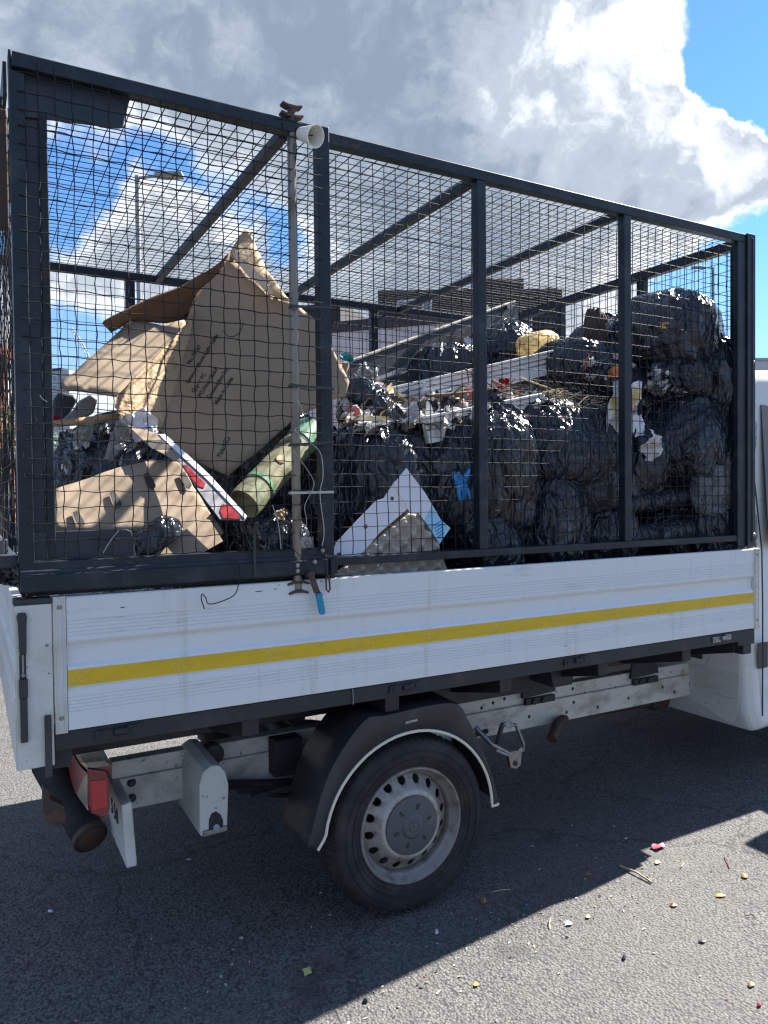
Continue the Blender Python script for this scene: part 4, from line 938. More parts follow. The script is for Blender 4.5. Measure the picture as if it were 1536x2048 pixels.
q.tube([lift(k, A, .0015) for k in ((446, 884), (455, 888), (461, 878), (452, 873), (446, 884))], .0012, 4); q.tube([lift(k, A, .0015) for k in ((449, 882), (453, 885), (459, 874))], .0016, 4); obj('tick_mark', q, m_ink_shade, BX)
# --- flat cardboard with slots in the rear corner
CB = tag(empty('slotted_cardboard', P(280, 1110, .14)), 'light brown slotted cardboard low in the rear corner of the cage', 'cardboard')
C2 = ((112, 975, .24), (440, 1060, .20), (300, 920, .33))
sheet('main_panel', [(111, 978), (122, 974), (180, 955), (240, 936), (300, 922), (345, 918), (362, 925), (380, 960), (410, 1010), (445, 1068), (438, 1080), (330, 1075), (270, 1062), (111, 1062)], C2, .005, m_card, CB, amp=.013)
for (u, v) in ((157, 1040), (231, 1001), (299, 964), (371, 963)):
    sheet('slot_shade', [(u-11, v-16), (u-2, v-19), (u+8, v-4), (u+13, v+8), (u+9, v+14), (u+2, v+12), (u-6, v)], tuple((a, b, c-.016) for a, b, c in C2), .003, m_ink_shade, CB)  # black plates stand in for the shade inside the slots
C3 = ((280, 1115, .10), (440, 1080, .12), (400, 1025, .20))
sheet('lower_flap', [(278, 1120), (345, 1080), (400, 1035), (420, 1040), (446, 1082), (400, 1108), (340, 1118)], C3, .005, m_card, CB)
q = bag_mesh(44, .09, .05, .05, 0, 60, 40, fold=1.3)
tag(place('bin_bag', q, m_bag, P(312, 1075, .10), (0, R_(-35), 0), smooth=True, ang=0), 'small black plastic scrap poking through the slotted cardboard', 'bin bag', BAGS)
# --- red and white printed panel
RW_ = ((320, 868, .34), (495, 1035, .10), (365, 935, .24))
RP = tag(empty('printed_strip', P(470, 1040, .12)), 'grey printed panel with red patches and white edge slanting below the printed cardboard', 'panel')
sheet('panel_board', [(330, 878), (420, 958), (492, 1036), (488, 1042), (440, 1038), (400, 985), (360, 925), (330, 890)], RW_, .004, M('grey_printed_board', (.17, .17, .19), .5, var=[((.08, .08, .09), 9, .5, .7, .7)]), RP)
sheet('white_edge', [(318, 868), (330, 868), (420, 950), (494, 1032), (490, 1037), (414, 958), (326, 877)], tuple((a, b, c-.006) for a, b, c in RW_), .006, m_paper, RP)
sheet('card_edge', [(255, 850), (318, 868), (326, 877), (360, 925), (300, 893)], tuple((a, b, c-.002) for a, b, c in RW_), .004, m_card, RP)
for uv in ([(366, 930), (374, 930), (398, 955), (411, 966), (408, 976), (396, 972), (382, 955)], [(445, 1008), (458, 1010), (478, 1030), (482, 1038), (446, 1036), (440, 1022)]):
    sheet('red_patch', uv, tuple((a, b, c-.004) for a, b, c in RW_), .002, m_redprint, RP)
sheet('printed_grid', [(288, 880), (330, 879), (345, 898), (305, 898)], tuple((a, b, c-.004) for a, b, c in RW_), .002, m_ink_shade, RP)
# --- green roll
ga, gb = P(488, 1008, .22), P(622, 862, .42); q = MB(); n = 16
q.tube([ga.lerp(gb, i/n) for i in range(n+1)], [.062*(1+.02*math.sin(i*1.9)) for i in range(n+1)], 28, cap=False)
q.lathe([(.062, 0), (.055, .002), (.05, .03), (0, .03)], ga, (gb-ga), 28)
gr = tag(obj('green_roll', q, m_carpet, smooth=True, ang=40), 'thick mossy green roll with tape leaning behind the locking rod', 'roll')
ax = (gb-ga).normalized()
for s0, s1, mt in ((.20, .235, m_green), (.80, 1.0, m_green)):
    q = MB(); q.tube([ga.lerp(gb, s0), ga.lerp(gb, s1)], .0645, 28, cap=False); obj('tape_band', q, mt, gr, True)
q = MB(); q.lathe([(0, .0655), (.018, .0645), (.02, .060)], ga.lerp(gb, .45), (ax.cross(Vector((1, 0, 0))).normalized()*-1) if ax.cross(Vector((1, 0, 0))).y > 0 else ax.cross(Vector((1, 0, 0))).normalized(), 14); obj('brown_patch', q, m_cardin, gr)
# --- moulded pulp tray
TR = ((668, 1150, .088), (897, 1145, .088), (840, 1030, .112)); a_, b_, c_ = [P(*k) for k in TR]
n = (b_-a_).cross(c_-a_).normalized(); n = n if n.y < 0 else -n
eu = (b_-a_).normalized(); ev = n.cross(eu); q = MB(); NU, NV = 70, 44
cs = [Vector(PL(u, v, a_, b_, c_)) for u, v in ((664, 1152), (899, 1148), (852, 1030), (818, 1026))]
for i in range(NU+1):
    for j in range(NV+1):
        s, t2 = i/NU, j/NV
        p = cs[0].lerp(cs[1], s).lerp(cs[3].lerp(cs[2], s), t2)
        x, y = (p-a_).dot(eu), (p-a_).dot(ev)
        h = .020*max(0, math.cos(x*2*math.pi/.075)*math.cos(y*2*math.pi/.075+x*8))**.7-.016*max(0, -math.cos(x*2*math.pi/.075)*math.cos(y*2*math.pi/.075+x*8))**.7
        if min(i, NU-i) < 2 or min(j, NV-j) < 2: h = -.004
        q.v.append(tuple(p+n*h))
for i in range(NU):
    for j in range(NV): a = i*(NV+1)+j; q.f.append((a, a+NV+1, a+NV+2, a+1))
tag(obj('pulp_tray', q, m_pulp, smooth=True, solid=.003, ang=0), 'beige moulded pulp packing tray with cups leaning on the board', 'tray')
# --- white card with punched holes and blue label
WCD = tag(empty('white_card', P(780, 1080, .12)), 'folded white card with punched holes and pale blue label', 'card')
W1 = ((672, 1115, .095), (800, 960, .125), (815, 1000, .12)); W2 = ((800, 945, .115), (900, 1055, .09), (830, 1030, .10))
sheet('left_panel', [(660, 1120), (672, 1086), (715, 1040), (735, 1020), (752, 1002), (768, 996), (790, 962), (815, 1000), (822, 1012), (760, 1065), (715, 1118)], W1, .004, m_paper, WCD)
sheet('right_panel', [(787, 968), (813, 936), (850, 985), (882, 1040), (901, 1056), (879, 1088), (862, 1060), (838, 1026), (822, 1028)], W2, .004, m_paper, WCD)
LB = tuple((a, b, c-.003) for a, b, c in W2)
sheet('blue_label', [(864, 1012), (881, 1039), (901, 1056), (879, 1088), (850, 1040)], LB, .002, m_paperblue, WCD)
for i in range(5):
    sheet('label_print', [(866+i*2, 1050+i*6), (884+i, 1040+i*6), (885+i, 1042+i*6), (867+i*2, 1052+i*6)], tuple((a, b, c-.0045) for a, b, c in W2), .001, m_bluepaint, WCD)
for u, v, r in ((784, 997, 5.0), (731, 1053, 5.5), (678, 1110, 6)):
    q = MB(); q.disc(lift((u, v), W1, .0015), r/620, P(0, 0, 0)-P(0, 0, 0)+((P(672, 1115, .095)-P(800, 960, .125)).cross(P(815, 1000, .12)-P(672, 1115, .095))), 14); obj('hole_shade', q, m_carddark, WCD)  # dark discs paint the shade inside the punched holes
sheet('brown_backing', [(755, 1072), (812, 1008), (838, 1030), (800, 1050), (770, 1085), (730, 1112)], ((672, 1115, .105), (800, 960, .135), (815, 1000, .13)), .003, m_carddark, WCD)
# --- long boards
def plank(name, label, cat, pa, pb, parts, group=None):
    """parts: (child name or None, z0, z1, y0, y1, material) sections along pa -> pb"""
    pa, pb = Vector(pa), Vector(pb); d = (pb-pa); d.normalize(); upv = Vector((0, 0, 1)); upv = (upv-d*upv.dot(d)).normalized(); sd = d.cross(upv)
    if sd.y < 0: sd = -sd
    root = tag(empty(name, pa), label, cat, group)
    for nm, z0, z1, y0, y1, mt in parts:
        q = MB(); c = [pa+upv*z0+sd*y0, pa+upv*z1+sd*y0, pa+upv*z1+sd*y1, pa+upv*z0+sd*y1]; q.prism(c, pb-pa); obj(nm, q, mt, root, bevel=.0015, seg=1)
    return root
prof = [('board_face', -.105, -.052, 0, .02, m_upvc), ('board_face', -.046, -.028, .004, .02, m_upvc), ('board_face', -.022, -.002, 0, .02, m_upvc), ('board_back', -.105, -.003, .0202, .03, m_upvc), ('board_lip', 0, .012, -.012, .05, m_upvc)]
plank('white_board', 'upper long white plastic trim board across the litter, upper of the two', 'board', P(715, 795, .50), P(1178, 688, .56), prof, 'white plastic boards across the load')
plank('white_board', 'lower white plastic trim board sticking out of the litter, lower of the two', 'board', P(850, 838, .27), P(1090, 790, .30), prof, 'white plastic boards across the load')
plank('black_board', 'long black plastic board with painted sunlit top edge rising to the right', 'board', P(688, 728, .95), P(1030, 603, 1.25), [('board_face', -.12, -.006, 0, .03, m_dkboard), ('sunlit_edge', -.005, .006, -.006, .06, m_dkedge)], 'black plastic boards behind the litter')  # pale strip paints the sunlight along the top edge
plank('black_board', 'second black plastic board below the one with a painted sunlit edge', 'board', P(700, 790, .90), P(1020, 668, 1.2), [('board_face', -.16, .0, 0, .03, m_dkboard), ('board_lip', .001, .012, -.004, .05, m_dkboard)], 'black plastic boards behind the litter')
q = MB(); q.cyl(P(1020, 612, 1.18), P(1020, 612, 1.22), .018, 12); tag(obj('white_plug', q, m_upvc), 'small white round plug at the raised end of the black board', 'plastic plug')
q = MB(); q.prism([P(928, 675, 1.02), P(947, 676, 1.02), P(952, 700, 1.02), P(940, 735, 1.02), P(935, 705, 1.02)], (0, .004, 0)); tag(obj('card_scrap', q, m_paper), 'pale folded card wedge under the black boards', 'card')
q = MB(); q.prism([P(892, 700, 1.03), P(922, 682, 1.03), P(932, 710, 1.03), P(915, 722, 1.03), P(895, 725, 1.03)], (0, .004, 0)); tag(obj('dark_red_packet', q, m_redprint), 'dark red packet under the black boards', 'packet')
# --- crumpled pieces
def crumple(name, label, cat, u, v, Y, w, h, mat, seed, amp=.25, tilt=(0, 0, 0), n=14, group=None, rag=.15, solid=0):
    rs = random.Random(seed); q = MB(); k = seed*3.1
    for i in range(n+1):
        for j in range(n+1):
            x, z = i/n-.5, j/n-.5
            e = 1+rag*noise.noise(Vector((math.atan2(z, x+1e-6)*1.4+k, k, 0)))*2
            d = amp*min(w, h)*(noise.noise(Vector((x*3+k, z*3, k)))+.55*abs(noise.noise(Vector((x*8, z*8+k, k))))-.3*abs(noise.noise(Vector((x*15, z*15+k, k)))))
            q.v.append((x*w*e, d, z*h*e))
    for i in range(n):
        for j in range(n): a = i*(n+1)+j; q.f.append((a, a+n+1, a+n+2, a+1))
    o = place(name, q, mat, P(u, v, Y), [R_(t) for t in tilt], smooth=True, ang=60, solid=solid); 
    return tag(o, label, cat, group)
crumple('white_paper', 'stained white paper sheet hanging by the third post', 'paper', 1250, 822, .10, .165, .27, m_crush, 3, .3, (8, 8, 6))
crumple('paper_scrap', 'small white paper flap beside the stained sheet at the third post', 'paper', 1278, 850, .12, .06, .10, m_paper, 5, .3, (0, -10, 0))
crumple('tissue', 'rough whitish crumpled lump right of the third post', 'tissue', 1305, 892, .09, .105, .135, m_tissue, 8, .5, (10, 30, 0))
crumple('clear_cup', 'crushed clear plastic cup right of the third post', 'cup', 1312, 768, .20, .07, .11, m_clear, 9, .5, (0, 10, 0))
crumple('blue_cloth', 'bright blue plastic scrap left of the third post', 'plastic scrap', 1252, 735, .26, .05, .05, m_bluepaint, 10, .6, (0, 0, 0))
crumple('pink_cloth', 'pale pink tissue above the orange bottle base', 'tissue', 1237, 716, .30, .08, .035, M('pale_pink_tissue', (.6, .48, .47), .9), 12, .7, (40, 0, 0))
crumple('orange_scrap', 'orange wrapper lying on the topmost shiny bag', 'wrapper', 1332, 651, .17, .085, .03, M('orange_wrapper', (.50, .22, .08), .5), 14, .5, (20, -8, 0))
q = MB(); c = P(1235, 742, .24); q.lathe([(0, .006), (.012, .004), (.02, -.002), (.028, .0), (.029, -.012), (.026, -.05)], c, (-.3, -1, .1), 20); tag(obj('orange_bottle', q, m_orange, smooth=True, ang=40), 'round orange bottle base facing out left of the third post', 'bottle')
q = bag_mesh(77, .125, .09, .075, 0, 70, 50, fold=1.4); tag(place('yellow_bag', q, m_yellowbag, P(1076, 690, .74), (0, R_(-10), 0), smooth=True, ang=0), 'pale yellow translucent bag glowing in the sun on the white board', 'bag')
q = bag_mesh(78, .05, .05, .155, 0, 60, 50, lump=.3, fold=1.5); tag(place('brown_rag', q, m_brownfab, P(1189, 672, .50), (0, R_(5), 0), smooth=True, ang=0), 'upright dark brown rag bundle against the sky', 'rag')
crumple('silver_film', 'silvery clear film bundle at the left end of the white board', 'film', 738, 752, .62, .13, .11, m_clear, 21, .6, (20, 0, 0))
crumple('clear_film', 'crumpled clear film below the blue bottle', 'film', 722, 805, .45, .16, .10, m_clear, 22, .6, (30, 0, 0))
crumple('clear_film', 'crumpled clear film in the middle of the litter', 'film', 842, 802, .42, .16, .10, m_clear, 23, .6, (30, 0, 0))
crumple('clear_film', 'white streaked clear film on top of the big left bag', 'film', 745, 850, .22, .18, .04, m_clear, 24, .8, (50, -12, 0))
crumple('yellow_packet', 'yellow and white food packet lying on the big left bag', 'packet', 745, 838, .26, .15, .03, M('yellow_packet_print', (.7, .62, .42), .4, var=[((.75, .48, .02), 16, .48, .55, 1)]), 25, .3, (20, 3, 0))
q = MB(); ba, bb = P(700, 775, .50), P(752, 765, .50); q.lathe([(0, 0), (.018, .002), (.021, .01), (.021, .08), (.01, .10), (.01, .118), (0, .118)], ba, bb-ba, 18); bt = tag(obj('blue_bottle', q, M('clear_bottle_plastic', (.6, .66, .72), .15), smooth=True, ang=40), 'small clear bottle with bright blue liquid, left end of litter', 'bottle')
q = MB(); q.lathe([(.0215, .012), (.0218, .013), (.0218, .06), (.0215, .061)], ba, bb-ba, 18); obj('blue_liquid', q, M('bright_blue_liquid', (.01, .22, .75), .2), bt, True)
crumple('teal_scrap', 'teal plastic scrap by the cardboard corner at the hinge post', 'plastic scrap', 694, 716, .50, .06, .035, m_teal, 26, .5, (0, 20, 0))
crumple('brown_bag', 'torn brown paper at the foot of the printed cardboard, by the hinge post', 'paper', 684, 755, .40, .06, .14, m_card, 27, .4, (0, 15, 0))
crumple('red_cloth', 'crumpled dark red cloth right of the second post', 'cloth', 1008, 768, .50, .075, .05, m_redprint, 28, .6, (20, 0, 0))
crumple('pink_wrapper', 'pink and green wrapper left of the second post', 'wrapper', 950, 787, .44, .09, .045, M('pink_wrapper_print', (.62, .10, .16), .5, var=[((.12, .42, .2), 22, .52, .56, 1), ((.7, .66, .6), 30, .58, .62, 1)]), 29, .5, (25, 0, 0))
crumple('grey_wrapper', 'silvery foil wrapper on the pleated bag right of the second post', 'wrapper', 1085, 808, .24, .09, .05, M('foil_wrapper', (.45, .45, .47), .3, .6), 30, .7, (30, 0, 0))
crumple('purple_wrapper', 'purple white wrapper right of the second post below the twigs', 'wrapper', 1040, 832, .22, .10, .035, M('purple_wrapper_print', (.55, .52, .56), .4, var=[((.25, .06, .2), 26, .5, .56, 1)]), 31, .6, (25, 0, 0))
crumple('blue_film', 'blue grey film scrap by the clear bag at the corner', 'film', 1452, 878, .12, .075, .065, M('blue_grey_film', (.05, .075, .13), .3), 33, .4, (10, -40, 0))
crumple('white_film', 'torn white film hanging from the stick, left', 'film', 168, 868, .42, .055, .10, m_milky, 34, .5, (0, 10, 0))
crumple('white_film', 'torn pale film strip hanging right of the stick', 'film', 236, 885, .40, .06, .16, m_milky, 35, .5, (0, 18, 0))
crumple('white_film', 'torn white paper corner at the lower end of the torn box edge', 'film', 285, 850, .40, .10, .10, m_paper, 36, .4, (0, -25, 0))
crumple('amber_cup', 'amber tinted clear cup below the stick', 'cup', 215, 872, .46, .05, .08, film('amber_film', (.5, .3, .1), .5), 37, .6, (0, 10, 0))
crumple('brown_scrap', 'reddish brown scrap among the bent wires below the green roll', 'scrap', 562, 1028, .14, .05, .045, m_cardin, 38, .6, (20, 0, 30))
crumple('black_sheet', 'black plastic sheet edge draped over the rear tailgate corner', 'plastic sheet', 14, 1150, .10, .22, .09, m_bag, 39, .8, (50, 8, 0))
q = MB(); q.prism([P(126, 838, .50), P(148, 818, .50), P(160, 800, .50), P(182, 788, .50), P(196, 798, .50), P(188, 826, .50), P(160, 840, .50)], (0, .05, 0)); tag(obj('grey_tub', q, M('grey_plastic', (.17, .18, .19), .5), bevel=.008, seg=3), 'grey moulded plastic piece under the cardboard side panel', 'plastic piece')
q = MB(); q.prism([P(104, 848, .62), P(106, 800, .62), P(118, 782, .62), P(150, 790, .62), P(156, 800, .62), P(130, 845, .62)], (0, .10, 0)); tag(obj('dark_tub', q, M('dark_green_plastic', (.03, .04, .042), .45), bevel=.015, seg=3), 'dark rounded tub beside the rear corner post, under the cardboard', 'tub')
q = MB(); q.box(P(104, 845, .55), P(122, 833, .58)); tag(obj('red_plastic', q, m_redprint, bevel=.004), 'small red plastic piece above the left end of the stick', 'plastic piece')
q = MB(); q.tube([P(100, 849, .40), P(160, 842, .42), P(238, 832, .45)], [.0125, .012, .0115], 12); tag(obj('wooden_stick', q, m_wood, smooth=True, ang=40), 'straight brown wooden stick near the rear corner post', 'stick')
# blue glove with fingers
GL = MB()
def gtube(pts, rs): GL.tube([P(u, v, y) for u, v, y in pts], rs, 10)
q = MB(); n = 12
pal = crumple('glove', 'crumpled bright blue disposable glove caught on the bag left of the second post', 'glove', 921, 962, .15, .055, .05, m_bluepaint, 41, .4, (0, 20, 0), solid=.004)
for pts, rr in (([(922, 968, .148), (928, 985, .142), (926, 1000, .145)], [.012, .010, .006]), ([(928, 968, .15), (936, 985, .147), (940, 998, .15)], [.011, .009, .005]), ([(918, 970, .146), (918, 988, .14), (921, 1002, .145)], [.010, .008, .005]), ([(912, 960, .15), (907, 950, .146), (908, 944, .15)], [.010, .008, .005]), ([(930, 955, .15), (936, 946, .146), (938, 939, .15)], [.012, .009, .006])):
    q = MB(); q.tube([P(*k) for k in pts], rr, 10); obj('glove_finger', q, m_bluepaint, pal, True, ang=60)
# twigs over the litter
TW = [((852, 792, .40), (905, 788, .40), (960, 782, .40), (985, 776, .42)), ((985, 762, .36), (1010, 775, .36), (1040, 788, .36), (1068, 800, .36)), ((707, 748, .46), (740, 785, .44), (765, 808, .42), (778, 812, .42)), ((772, 812, .42), (790, 806, .42), (812, 803, .42)),
      ((930, 738, .44), (965, 760, .42), (1005, 785, .40), (1050, 797, .38)), ((1040, 755, .36), (1085, 772, .36), (1140, 790, .34)), ((1065, 800, .34), (1070, 815, .33), (1060, 835, .33)), ((900, 800, .40), (935, 798, .40), (975, 802, .38)), ((1085, 785, .28), (1120, 778, .28), (1160, 795, .26)), ((935, 740, .43), (938, 770, .42))]
TWL = ['thick bare twig lying left of the second post', 'forked bare twig right of the second post', 'long thin twig slanting down at the left end of the litter', 'short reddish twig ending at the left litter', 'thin twig crossing behind the second post', 'pale stem across the black bag right of the second post', 'short stub of twig hanging by the pleated bag', 'low thin twig under the pink wrapper', 'dry stalk across the pleated bag', 'tiny upright twig on the upper white board']
for i, (pts, lb) in enumerate(zip(TW, TWL)):
    q = MB(); r0 = .008 if i in (0, 1) else .0045
    pp = [P(*k)+Vector((0, 0, .004*noise.noise(Vector((i, j, 0))))) for j, k in enumerate(pts)]
    q.tube(pp, [r0*(1-.5*j/len(pp)) for j in range(len(pp))], 7)
    if i in (0, 1, 4): q.tube([pp[1], pp[1]+Vector((.05, -.01, .04)), pp[1]+Vector((.09, -.01, .05))], [r0*.6, r0*.4, r0*.2], 6)
    tag(obj('twig', q, m_twig if i != 5 else m_straw, smooth=True, ang=50), lb, 'twig', 'twigs on the litter')
q = MB()
for i in range(90):
    u = rng.uniform(1088, 1200); v = 790+(u-1088)*.28+rng.uniform(-14, 10); y = rng.uniform(.14, .34); p = P(u, v, y); a = rng.uniform(-.9, .6)
    d = Vector((math.cos(a), rng.uniform(-.4, .4), math.sin(a)*.8))*rng.uniform(.03, .10); q.tube([p, p+d*.5+Vector((0, 0, .006)), p+d], [.0022, .0018, .001], 4)
tag(obj('dry_stalks', q, m_straw), 'dry straw stalks scattered on the pleated bag', 'straw', kind='stuff')
# loose litter nobody could count
def scrapmat():
    m = bpy.data.materials.new('mixed_litter'); m.use_nodes = True; t = m.node_tree; b = t.nodes['Principled BSDF']
    g = N(t, 'ShaderNodeNewGeometry'); cr = N(t, 'ShaderNodeValToRGB'); cr.color_ramp.interpolation = 'CONSTANT'
    cols = [(.62, .61, .59), (.42, .38, .34), (.66, .66, .67), (.30, .21, .15), (.52, .48, .44), (.02, .025, .03), (.48, .38, .35), (.17, .13, .10), (.5, .49, .47), (.38, .10, .10), (.60, .58, .55), (.09, .17, .30), (.36, .34, .32), (.05, .05, .055), (.52, .42, .22), (.55, .55, .57), (.26, .23, .2), (.03, .032, .036)]
    e = cr.color_ramp.elements
    while len(e) > 1: e.remove(e[0])
    for i, c in enumerate(cols):
        x = e[0] if i == 0 else e.new(i/len(cols)); x.position = i/len(cols); x.color = (*c, 1)
    t.links.new(g.outputs['Random Per Island'], cr.inputs[0]); t.links.new(cr.outputs[0], b.inputs['Base Color']); b.inputs['Roughness'].default_value = .6; b.inputs['Specular IOR Level'].default_value = .25
    return m
q = MB(); rl = random.Random(5)
def scrap(p, s, k):
    n = 7; o = len(q.v); e = Vector((rl.uniform(-.7, .7), rl.uniform(-1, -.1), rl.uniform(.0, 1))).normalized(); f = e.orthogonal().normalized(); h = e.cross(f); asp = rl.uniform(.35, 1)
    for i in range(n+1):
        for j in range(n+1):
            x, y = i/n-.5, j/n-.5
            rg = 1+.5*noise.noise(Vector((x*2.2+k, y*2.2, k*1.9))); q.v.append(tuple(p+f*x*s*rg+h*y*s*asp*rg+e*s*(.55*noise.noise(Vector((x*3+k, y*3, k*.7)))+.3*noise.noise(Vector((x*7+k, y*7, k*.7))))))
    for i in range(n):
        for j in range(n): a = o+i*(n+1)+j; q.f.append((a, a+n+1, a+n+2, a+1))
for i in range(105):
    u = rl.uniform(690, 1100); t2 = rl.random()
    top = np.interp(u, [690, 760, 860, 980, 1100], [765, 782, 785, 782, 795]); bot = np.interp(u, [690, 760, 860, 980, 1100], [850, 850, 845, 838, 830])
    scrap(P(u, top+(bot-top)*t2, .60-.34*t2), rl.uniform(.05, .15), i)
for i in range(22):
    u = rl.uniform(1290, 1400); v = 742+rl.uniform(0, 40); scrap(P(u, v, rl.uniform(.16, .24)), rl.uniform(.03, .07), i+300)
for i in range(30):
    u = rl.uniform(1165, 1260); v = 715+rl.uniform(0, 40); scrap(P(u, v, rl.uniform(.3, .42)), rl.uniform(.03, .06), i+400)
for i in range(26):
    u = rl.uniform(130, 330); v = rl.uniform(845, 960); scrap(P(u, v, rl.uniform(.38, .6)), rl.uniform(.02, .05), i+500)
for i in range(14):
    u = rl.uniform(1210, 1275); v = rl.uniform(800, 880); scrap(P(u, v, .13), rl.uniform(.02, .04), i+600)
tag(obj('litter', q, scrapmat(), smooth=True, ang=50), 'loose mixed litter scraps between the white boards and bags', 'litter', kind='stuff')
# green sprig at the front corner
q = MB()
for i in range(40):
    p = P(rng.uniform(1466, 1482), rng.uniform(668, 720), rng.uniform(.1, .16)); d = Vector((rng.uniform(-.012, .012), rng.uniform(-.01, .01), rng.uniform(-.02, .02)))
    s = d.cross(Vector((0, 1, 0))).normalized()*.005; q.add([p-d, p+s, p+d, p-s], [(0, 1, 2, 3)])
q.tube([P(1476, 725, .13), P(1474, 695, .13), P(1472, 668, .12)], .002, 5)
tag(obj('leaf_sprig', q, M('dull_leaf_green', (.09, .13, .05), .6)), 'green leafy sprig caught in the mesh at the front corner', 'sprig')
# white cup on the top corner of the gate
ca = P(602, 268, -.03); cdn = (P(628, 272, -.09)-ca).normalized(); q = MB()
q.lathe([(0, .0), (.021, .0), (.022, .002), (.034, .075), (.0365, .076), (.0365, .079), (.033, .079), (.0325, .074), (.020, .004), (0, .004)], ca, cdn, 32)
cu = tag(obj('cup', q, m_cup, smooth=True, ang=40), 'white plastic cup pushed onto the cage at the hinge post top', 'cup')
q = MB(); q.tube([ca+cdn*.004, ca+cdn*.05, ca+cdn*.052+Vector((.008, 0, .002))], .002, 6); q.lathe([(.012, .004), (.008, .012), (0, .014)], ca, cdn, 12); obj('wire_stub', q, m_navy, cu, True)

# ================================================================== DEBRIS ON THE GROUND
def flat(name, label, cat, uvs, mat, h=.006, curl=.006):
    n = len(uvs); c = sum((G(u, v) for u, v in uvs), Vector())/n; q = MB()
    ring = [G(u, v)+Vector((0, 0, .002+curl*(.3+.7*abs(math.sin(i*2.1))))) for i, (u, v) in enumerate(uvs)]
    q.v = [tuple(p) for p in ring]+[tuple(c+Vector((0, 0, .004+h)))]+[tuple(p-Vector((0, 0, .0012))) for p in ring]+[tuple(c+Vector((0, 0, .0015)))]
    for i in range(n): j = (i+1) % n; q.f += [(i, j, n), (n+1+j, n+1+i, 2*n+1), (i, n+1+i, n+1+j, j)]
    return tag(obj(name, q, mat, smooth=True, ang=50), label, cat)
def blob(u, v, w, h, n=7, seed=0):
    r = random.Random(seed); return [(u+w/2*math.cos(2*math.pi*i/n)*r.uniform(.7, 1.2), v+h/2*math.sin(2*math.pi*i/n)*r.uniform(.7, 1.2)) for i in range(n)]
m_leafy = M('pale_green_leaf', (.36, .38, .12), .6); m_leafb = M('brown_leaf', (.26, .12, .05), .7); m_yel = M('yellow_scrap', (.50, .33, .05), .5); m_or = M('orange_peel', (.50, .20, .04), .5); m_wht = M('white_scrap', (.55, .55, .53), .6); m_rd = M('red_scrap', (.45, .03, .06), .5); m_tan = M('tan_scrap', (.52, .38, .2), .7)
flat('lettuce_scrap', 'pale green crumpled leaf scrap in shadow below the wheel', 'leaf', blob(615, 1949, 22, 16, 9, 1), m_leafy, .02, .014)
flat('red_wrapper', 'red and white wrapper at the shadow edge', 'wrapper', blob(1316, 1697, 26, 12, 8, 2), m_rd, .012, .016)
flat('orange_scrap', 'orange peel scrap at the right edge near the mirror shadow', 'peel', blob(1489, 1755, 18, 9, 7, 3), m_or, .014)
flat('yellow_scrap', 'long yellow scrap on the sunlit asphalt', 'scrap', blob(1443, 1793, 20, 8, 7, 4), m_yel, .010)
flat('orange_scrap', 'small orange scrap left of the long yellow one', 'scrap', blob(1347, 1812, 16, 7, 7, 5), m_or, .010)
flat('tan_scrap', 'tan scrap near the lower right corner', 'scrap', blob(1502, 1972, 15, 11, 7, 6), m_tan, .012)
flat('red_scrap', 'small red scrap in the lower right corner', 'scrap', blob(1518, 2013, 12, 8, 7, 7), m_rd, .010)
flat('brown_leaf', 'brown leaf in the shadow left of the long straw', 'leaf', blob(1178, 1751, 15, 7, 7, 8), m_leafb, .006)
flat('brown_leaf', 'curled brown leaf right of the wheel', 'leaf', blob(967, 1805, 13, 16, 8, 9), m_leafb, .014, .012)
flat('brown_leaf', 'yellow brown leaf by the shadow edge under the red wrapper', 'leaf', blob(1315, 1727, 12, 7, 7, 10), m_tan, .008)
flat('white_scrap', 'white scrap at the shadow edge, lower centre', 'scrap', blob(1137, 1849, 18, 10, 7, 11), m_wht, .008)
flat('white_scrap', 'white scrap just inside the shadow below the wheel, right', 'scrap', blob(873, 1867, 9, 13, 6, 12), m_wht, .008)
flat('white_scrap', 'largest white scrap on the dark asphalt at the left', 'scrap', blob(101, 1825, 14, 6, 6, 13), m_wht, .008)
flat('white_scrap', 'small white scrap left of the pale green leaf', 'scrap', blob(442, 1956, 6, 5, 5, 14), m_wht, .005)
flat('white_scrap', 'white scrap in shadow left of the tyre bottom', 'scrap', blob(482, 1879, 9, 5, 5, 15), m_wht, .005)
flat('white_scrap', 'thin white scrap under the rear overhang near the number plate beam', 'scrap', blob(377, 1721, 13, 4, 5, 16), m_wht, .004)
flat('white_scrap', 'small white scrap on the shadow side of the red wrapper', 'scrap', blob(1252, 1679, 8, 4, 5, 17), m_wht, .004)
flat('tan_scrap', 'tan leaf by the shadow edge right of the white scrap', 'leaf', blob(1176, 1836, 12, 8, 6, 18), m_tan, .008)
flat('tan_scrap', 'pale yellow scrap at the bottom centre of the lit asphalt', 'scrap', blob(952, 1972, 12, 8, 6, 19), m_yel, .004)
flat('dark_pebble', 'dark pebble on the lit asphalt below the white scrap', 'pebble', blob(1248, 1918, 8, 8, 6, 20), m_black, .012)
flat('dark_pebble', 'dark lump at the bottom of the lit asphalt', 'pebble', blob(732, 2004, 12, 9, 6, 21), m_black, .012)
flat('dark_pebble', 'dark scrap with white edge on the lit asphalt right', 'scrap', blob(1404, 1885, 16, 6, 6, 22), m_black, .006)
def straw(label, pts, r, mat=None):
    q = MB(); q.tube([G(u, v)+Vector((0, 0, r+.002+.006*(i % 2))) for i, (u, v) in enumerate(pts)], r, 6); tag(obj('straw', q, mat or m_straw, smooth=True, ang=50), label, 'straw', 'stalks on the asphalt')
straw('longest dry stalk lying across the shadow edge', [(1240, 1734), (1272, 1750), (1304, 1768)], .004)
